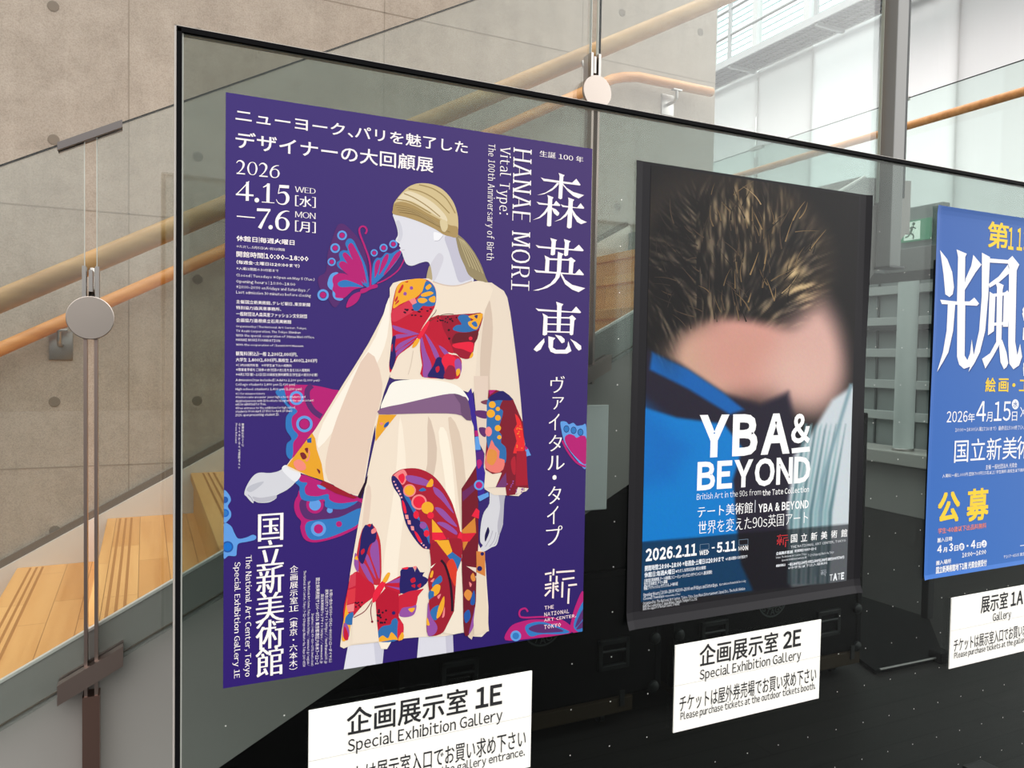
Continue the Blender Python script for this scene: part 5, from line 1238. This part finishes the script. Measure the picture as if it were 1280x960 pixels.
k_ = np.clip((st_-0.44)*3.4, 0, 1)
hair = np.array((20, 18, 18))+(np.array((104, 92, 78))-np.array((20, 18, 18)))*(k_**1.6)[..., None]*0.8
hair = hair*(1-gold[..., None])+(np.array((40, 32, 25))+(np.array((206, 178, 132))-np.array((40, 32, 25)))*k_[..., None])*gold[..., None]
img = img*(1-msk[..., None])+hair*msk[..., None]
img = np.clip(img+rng.normal(0, 1.5, img.shape), 0, 255)
iy = p.slot([ax0, ax1], [az0, az1])
P = [(gx[j, i], iy, gz[j, i]) for j in range(NZ+1) for i in range(NX+1)]
LC = INK*np.minimum(0.93, np.where(img/255 <= 0.04045, img/255/12.92, ((img/255+0.055)/1.055)**2.4))
LI = [[tuple(LC[j, i]) for i in range(NX+1)] for j in range(NZ+1)]
base_i = len(p.cur.v); p.cur.v += P
for j in range(NZ):
    for i in range(NX):
        a = base_i+j*(NX+1)+i; p.cur.f.append([a, a+NX+1, a+NX+2, a+1]); p.cur.mi.append(0)
        p.cur.col.append((LI[j][i], LI[j+1][i], LI[j+1][i+1], LI[j][i+1]))
# loose brush strokes over the brown field
rs = random.Random(11)
for i in range(170):
    a = rs.random()*2*math.pi; r = math.sqrt(rs.random()); x, y = 912+104*r*math.cos(a), 318+86*r*math.sin(a)
    if x < 865: y += 20
    if x < 815: x = 815+rs.random()*6
    if y < 232: y = 232+rs.random()*8
    ang = 0.9+0.9*math.sin((x-820)/60.0)+rs.gauss(0, 0.35) if x > 880 else 2.4+rs.gauss(0, 0.5)
    ln = 12+rs.random()*22; k = rs.gauss(0, 0.25)
    gold = min(1, max(0, (x-870)/110.0))*rs.random()
    c = [(44, 38, 34), (74, 60, 48), (108, 88, 62), (140, 114, 78), (168, 142, 104)][min(4, int(rs.random()*2+gold*3.6))]
    if rs.random() < 0.3: c = (20, 18, 18)
    dx, dy = math.cos(ang), -math.sin(ang)
    pts = [(x+dx*ln*t-dy*ln*k*t*t, y+dy*ln*t+dx*ln*k*t*t) for t in (0, 0.35, 0.7, 1.0)]
    if all(812 < q[0] < 1060 and 225 < q[1] < 440 for q in pts): p.line(pts, 0.8+rs.random()*1.2, c, taper=True, sm=2)

WH = (250, 250, 250)
p.part('title_lettering')
p.text('YBA', (874.6, 518.8), (986.8, 566.8), WH, off=0.045, res=3)
p.text('&', (989.6, 517.2), (1012, 554), WH, off=0.03, res=3)
p.line([(989.6, 563.6), (1012, 561.2)], 6.2, WH)
p.text('BEYOND', (872, 577), (1012.2, 603.5), WH, off=0.035, space=0.95, res=3)
p.part('subtitle_lettering')
p.text('British Art in the 90s from', (871, 616.8), (951, 618.5), WH, off=-0.008, res=2); p.text('the Tate Collection', (953, 612), (1011, 615), WH, off=0.012, res=2)
p.text('テート美術館', (872, 633), (940.5, 641), WH, off=-0.006, smear=0.01); p.line([(944, 625), (943.4, 640.5)], 0.9, (200, 205, 215))
p.text('YBA & BEYOND', (948, 630), (1010.5, 635.2), WH, off=0.03)
p.text('世界を変えた90s英国アート', (872.8, 651.5), (1009.5, 654), WH, off=-0.012, smear=0.01)
p.part('date_lettering')
p.text('2026.2.11', (807, 686), (870.6, 694.5), WH, off=0.04, space=0.94); p.text('WED', (874.2, 688.4), (886, 692.8), WH, off=0.03, res=1)
for (x0, y0, x1, y1) in ((875, 680.6, 886, 687.2), (923.6, 674.8, 934.8, 681.6)):
    p.line([(x0, y0), (x1, y0-1)], 0.5, (120, 140, 160)); p.line([(x0, y1), (x1, y1-1)], 0.5, (120, 140, 160)); p.line([(x0, y0), (x0, y1)], 0.5, (120, 140, 160)); p.line([(x1, y0-1), (x1, y1-1)], 0.5, (120, 140, 160))
p.line([(889.6, 684.8), (893.2, 684.4)], 1.6, WH); p.text('5.11', (896, 678.2), (920, 688.4), WH, off=0.04, space=0.94); p.text('MON', (923, 682.6), (934.8, 687.6), WH, off=0.03, res=1)
p.part('information_lettering')
def L2(s_, x0, y0, x1, y1, off=0.015, c=(236, 240, 246)): p.text(s_, (x0, y0), (x1, y1), c, off=off, res=1)
L2('開館時間:10:00–18:00 ※毎週金・土曜日は20:00まで', 806, 707, 904.5, 701.8, .025); L2('※入館は閉館の30分前まで', 907, 696.6, 934, 697.4)
L2('休館日:毎週火曜日', 805.5, 715.5, 843, 717.4, .025); L2('※ただし5月5日(火・祝)は開館', 844.5, 711.6, 882, 711.6)
L2('主催:国立新美術館、テート美術館、ソニー・ミュージックエンタテインメント、朝日新聞社', 805, 723.6, 890, 717.2)
L2('協力:日本航空、ヤマト運輸', 805, 728.3, 834, 729); L2('後援:ブリティッシュ・カウンシル、J-WAVE', 804.6, 732.6, 847, 731.8)
L2('Opening Hours | 10:00–18:00 *10:00–20:00 on Fridays and Saturdays.', 804, 740.6, 897, 734.2, .01); L2('*Last admission 30 minutes before closing', 899, 729, 932, 728.2, 0)
L2('Closed | Tuesdays', 803.8, 746, 830, 747.4, .01); L2('*Open on May 5 (Tue.)', 831, 743.6, 850, 744.2, 0)
L2('Organized by: The National Art Center, Tokyo, Tate, Sony Music Entertainment (Japan) Inc., The Asahi Shimbun', 803.6, 751.8, 931, 738.4, 0)
L2('With the cooperation of Japan Airlines, Yamato Transport Co., Ltd.', 803.5, 756, 871, 751.2, 0); L2('With the support of British Council, J-WAVE', 803.4, 760, 849, 757, 0)
p.text('ヴォルフガング・ティルマンス《ザ・コック(キス)》2002年', (860, 758.6), (931, 753.6), (226, 226, 230), off=.015, res=1)
p.text('© Wolfgang Tillmans, courtesy of Maureen Paley, London', (933, 751.4), (1010, 740.8), (200, 200, 206), res=1)
p.part('museum_logo'); nact(p, (956.1, 627.6, 13.2), 11, (214, 52, 56)); nact(p, (1018.3, 691.6, 26), 12, (170, 176, 184))
p.part('venue_lettering')
for i, ch in enumerate('国立新美術館'):
    x = 988.6+i*12.55; p.text(ch, (x, 668.4-i*1.32), (x+7.6-i*0.05, 677.6-i*1.38), WH, off=.012)
p.text('THE NATIONAL ART CENTER, TOKYO', (988.2, 682.2), (1057, 677.4), (214, 218, 222), off=.01, res=1)
L2('企画展示室2E', 970, 690, 991, 691.4, .03); L2('東京都港区六本木7-22-2', 993, 687, 1020, 687.2, .02)
L2('Venue: The National Art Center, Tokyo', 969.6, 695.6, 1008, 694.2, 0); L2('7-22-2 Roppongi, Minato-ku, Tokyo', 1010, 692.4, 1042, 692.4, 0); L2('Special Exhibition Gallery 2E', 977, 699.2, 1008, 698.2, .01)
L2('観覧料(税込)', 970, 705.6, 981.5, 707.6, .03); L2('一般2,300円(2,100円) 大学生1,500円(1,300円) 高校生900円(700円)', 985, 703.4, 1055, 698.4, .03)
L2('※中学生以下は入場無料', 985, 708.4, 1034, 705.2, 0)
p.part('gallery_logo')
p.text('TATE', (1037, 717.6), (1054.8, 724), (232, 236, 240), off=0.06, space=0.95)
PR2 = p
# ------------------------------------------------------------------ poster three: blue poster cut by the right edge of the view
P3X, P3Z = 1.9432, 0.4353
po3 = thing('poster', 'bright blue poster with huge white brush-style lettering and yellow headings, rightmost on the glass', 'poster', (P3X+PW/2, PY, P3Z-PH))
p = Print(PY-0.0004); p.clip = (P3X, P3X+PW, P3Z-PH, P3Z)
def curl3(u, v):
    c = 0.0
    if u < 0.034: c += 0.006*((0.034-u)/0.034)**2*(0.75+0.25*math.sin(v*6))
    if v > 0.986: c += 0.003*((v-0.986)/0.014)**2
    if v < 0.03: c += 0.003*((0.03-v)/0.03)**2
    return c
b = MB(); curled_sheet(b, P3X, P3X+PW, P3Z-PH, P3Z, PY, curl3, cols=[ink((58, 98, 172)), ink((70, 112, 180)), ink((74, 118, 190)), ink((56, 110, 190))], nx=80, nz=90)
b.build('paper_sheet', M_INK, po3)
YL, WH, OR = (246, 208, 62), (248, 248, 250), (238, 138, 112)
p.part('headline_lettering')
p.text('第', (1235.3, 276), (1260, 312), YL, off=.022, res=3); p.text('1', (1260.8, 284), (1266.4, 312.6), YL, off=.02); p.text('1', (1271.6, 284.6), (1277.2, 313.6), YL, off=.02)
p.text('2回', (1279.8, 285), (1308, 318), YL, off=.02)
A = (1150, 240, 3.692)
SH = (52, 78, 140)
G = [[(92, 268), (125, 310), (148, 370), (156, 440), (150, 472), (135, 485), (116, 472), (108, 380)], [(168, 265), (215, 285), (208, 300), (205, 505), (170, 505), (175, 300)], [(245, 290), (283, 335), (255, 372), (198, 465), (210, 400), (236, 340)],
     [(92, 497), (165, 505), (228, 505), (250, 487), (272, 515), (262, 525), (100, 517)], [(128, 513), (162, 513), (152, 640), (130, 740), (105, 785), (78, 830), (105, 740), (122, 640)], [(172, 513), (208, 513), (205, 755), (218, 776), (230, 745), (238, 680), (249, 770), (230, 806), (202, 816), (180, 797), (170, 760)],
     [(285, 280), (322, 300), (314, 480), (300, 640), (275, 740), (250, 790), (222, 832), (250, 740), (272, 640), (284, 480)], [(310, 306), (418, 315), (418, 331), (310, 325)], [(400, 318), (425, 295), (457, 335), (445, 362), (438, 690), (448, 752), (461, 700), (470, 760), (456, 800), (430, 818), (411, 792), (406, 700), (410, 345)],
     [(405, 335), (412, 374), (365, 415), (320, 442), (315, 425), (362, 390)], [(345, 410), (385, 430), (380, 452), (374, 705), (350, 705), (354, 440)], [(320, 460), (347, 477), (340, 642), (312, 662)], [(333, 470), (400, 462), (400, 476), (338, 484)], [(386, 468), (402, 453), (414, 474), (405, 622), (381, 622)], [(333, 604), (402, 598), (402, 612), (335, 618)],
     [(350, 692), (372, 692), (335, 760), (300, 815), (285, 770), (322, 744)], [(377, 680), (398, 740), (406, 790), (398, 808), (386, 818), (370, 785), (364, 712)]]
for q in G: p.poly([(x+4, y+4) for x, y in q], SH, sm=0, org=A)
for q in G: p.poly(q, WH, sm=0, org=A)
p.text('会展', (1279.5, 338), (1352, 474), WH, off=.022, res=3)
for ch, x0, y0, x1, y1 in (('絵', 1231.9, 472, 1244, 490), ('画', 1248.4, 473, 1260, 490), ('・', 1265.2, 479, 1269, 483.6), ('工', 1274, 474.6, 1287, 489), ('芸', 1291, 474.2, 1305, 490)): p.text(ch, (x0, y0), (x1, y1), YL, off=.02)
p.part('date_lettering')
for ch, x0, y0, x1, y1 in (('2026', 1183.5, 514, 1209, 527.4), ('年', 1210, 516.4, 1218.2, 527.4), ('4', 1220.8, 501.6, 1231.8, 526.6), ('月', 1233, 515, 1240, 527), ('15', 1243, 502, 1262.8, 526), ('日', 1265, 514.6, 1271, 526)): p.text(ch, (x0, y0), (x1, y1), WH, off=.004)
p.ring(1269, 505.4, 6.3, WH, asp=0.68); p.text('水', (1266.4, 501.6), (1271.6, 509.4), (60, 100, 170), off=.02, res=1)
p.line([(1275.5, 509), (1281.5, 521)], 0.9, WH); p.line([(1281.5, 508.6), (1275.5, 521)], 0.9, WH)
p.text('10:00〜18:00(入場17:30まで)', (1194, 534.6), (1245, 538.2), WH, res=1); p.text('最終日15:00終了(入場14:30まで)', (1248, 532.4), (1300, 536), WH, res=1)
p.part('venue_lettering')
p.text('国立新美', (1193.4, 549.4), (1270.4, 573.4), WH, off=.002, res=3); p.text('術館', (1271.6, 545), (1308, 571.5), WH, off=.002)
p.text('主催 一般社団法人 光風会', (1232, 581), (1271, 584.2), WH, res=1); p.text('入場料:一般1,000円 団体700円(15名以上) 学生無料 高校生以下無料', (1178, 592.6), (1281, 589.6), WH, res=1)
p.part('call_for_entries_lettering')
p.text('公', (1172.8, 615.8), (1199, 651.6), YL, off=.035, res=3); p.text('募', (1209, 611.6), (1235, 649.4), YL, off=.03, res=3)
p.text('学生・40歳以下出品料無料', (1172.6, 660.4), (1232.6, 660), OR, off=.012, res=1)
p.text('搬入日時', (1171.6, 672.6), (1190, 676), WH, off=.02, res=1)
for ch, x0, y0, x1, y1 in (('4', 1171.6, 682, 1177, 690.6), ('月', 1179, 684.4, 1183.6, 690), ('3', 1186.2, 679, 1191.2, 689), ('日', 1192.8, 682, 1197.6, 688.2), ('・', 1208, 681, 1210.4, 683.4), ('4', 1213.6, 675.6, 1219, 685.2), ('日', 1221, 678.4, 1226, 684.6)): p.text(ch, (x0, y0), (x1, y1), WH, off=.03, res=1)
for cx, cy, ch in ((1202, 683.4, '金'), (1230, 679.6, '土')):
    p.ring(cx, cy, 4.6, WH, asp=0.7); p.text(ch, (cx-2, cy-2.8), (cx+2, cy+2.8), (60, 104, 180), off=.02, res=1)
p.text('10:00〜16:00', (1202.6, 691), (1232.4, 692.6), WH, off=.015, res=1); p.text('搬入場所', (1170, 701), (1188.6, 704), WH, off=.02, res=1)
p.text('国立新美術館地下1階 光風会展受付', (1170, 708.4), (1233, 707.4), WH, off=.03, res=1)
p.line([(1275, 682.2), (1284, 681)], 0.8, WH); p.text('〒107-8565 東京都港区', (1254.6, 694), (1290, 693), WH, res=1)
PR3 = p

# ------------------------------------------------------------------ white notice cards under the posters
M_CARD = mat('white_card', (248, 246, 240), 0.6, spec=0.2)
M_SEAMC = mat('card_crease', (198, 196, 190), 0.7)
BKT = (44, 44, 46)
ref = Print(PY)
def rect(tl, br): (a, b_), (c, d) = ref.pl(tl), ref.pl(br); return (a, b_, c, d)
T2 = [rect((874, 806), (1000, 808.4)), rect((874, 836.2), (1000, 826.6)), rect((848.8, 869), (1019, 851.6)), rect((850, 889.6), (1018, 863))]
SW, SHT = 0.459, 0.204
SIGNS = []
def card(label, x0, z1, lines, cols):
    t = thing('notice_card', label, 'sign', (x0+SW/2, PY, z1-SHT))
    MB().bbox(x0, x0+SW, PY-0.0022, PY+0.001, z1-SHT, z1, 0.0006).build('card', M_CARD, t)
    c = MB(); c.box(x0+0.001, x0+SW-0.001, PY-0.0026, PY-0.0021, z1-0.0945, z1-0.0937); c.build('crease', M_SEAMC, t)
    q = Print(PY-0.0028)
    for k, (nm, s_) in enumerate(zip(('title_lettering', 'title_lettering', 'instruction_lettering', 'instruction_lettering'), lines)):
        q.part(nm); a, b_, c_, d = T2[k]; o = x0-1.1; u0, u1 = (a+o, c_+o) if cols[k] is None else (x0+cols[k][0], x0+cols[k][1])
        q.text(s_, None, None, BKT, local=(u0, b_+(z1+0.654), u1, d+(z1+0.654)), off=(.014, .006, .004, .008)[k], res=2)
    SIGNS.append((q, t))
card('white notice card reading Special Exhibition Gallery 1E, below the violet poster', 0.272, -0.653, ('企画展示室 1E', 'Special Exhibition Gallery', 'チケットは展示室入口でお買い求め下さい', 'Please purchase tickets at the gallery entrance.'), (None,)*4)
card('white notice card reading Special Exhibition Gallery 2E, below the black poster', 1.100, -0.654, ('企画展示室 2E', 'Special Exhibition Gallery', 'チケットは屋外券売場でお買い求め下さい', 'Please purchase tickets at the outdoor tickets booth.'), (None,)*4)
card('white notice card reading Gallery 1A, below the blue poster at the right', 2.067, -0.660, ('展示室 1A', 'Gallery', 'チケットは展示室入口でお買い求め下さい', 'Please purchase tickets at the gallery entrance.'), ((0.131, 0.330), (0.188, 0.274), None, None))

# ------------------------------------------------------------------ turn the lettering into shapes and link the prints
need(['STAGE'], 0.02, 2)
convert_texts()
for q, root in ((PR1, po1), (PR2, po2), (PR3, po3)): q.flush(); q.link(root)
for q, root in SIGNS: q.flush(); q.link(root)
for t, g, rx, rz in ROUNDELS:
    for i, ch in enumerate('STAGE'):
        V, Fc = layout(ch, 0.02, 1.0, False, 2)
        a = -math.pi/2+(i-2)*0.42; w_ = max(v[0] for v in V)
        P = []
        for vx, vy in V:
            lx, ly = (vx-w_/2)*0.034, (vy-0.36)*0.034; rr_ = 0.059-ly*(-1)
            ca, sa = math.cos(a+math.pi/2), math.sin(a+math.pi/2)
            P.append((rx+0.059*math.cos(a)+lx*ca-ly*sa, 2.3982, rz+0.059*math.sin(a)+lx*sa+ly*ca))
        g.add(P, Fc)
    g.build('round_badge', M_CASEL, t); del t['_round']
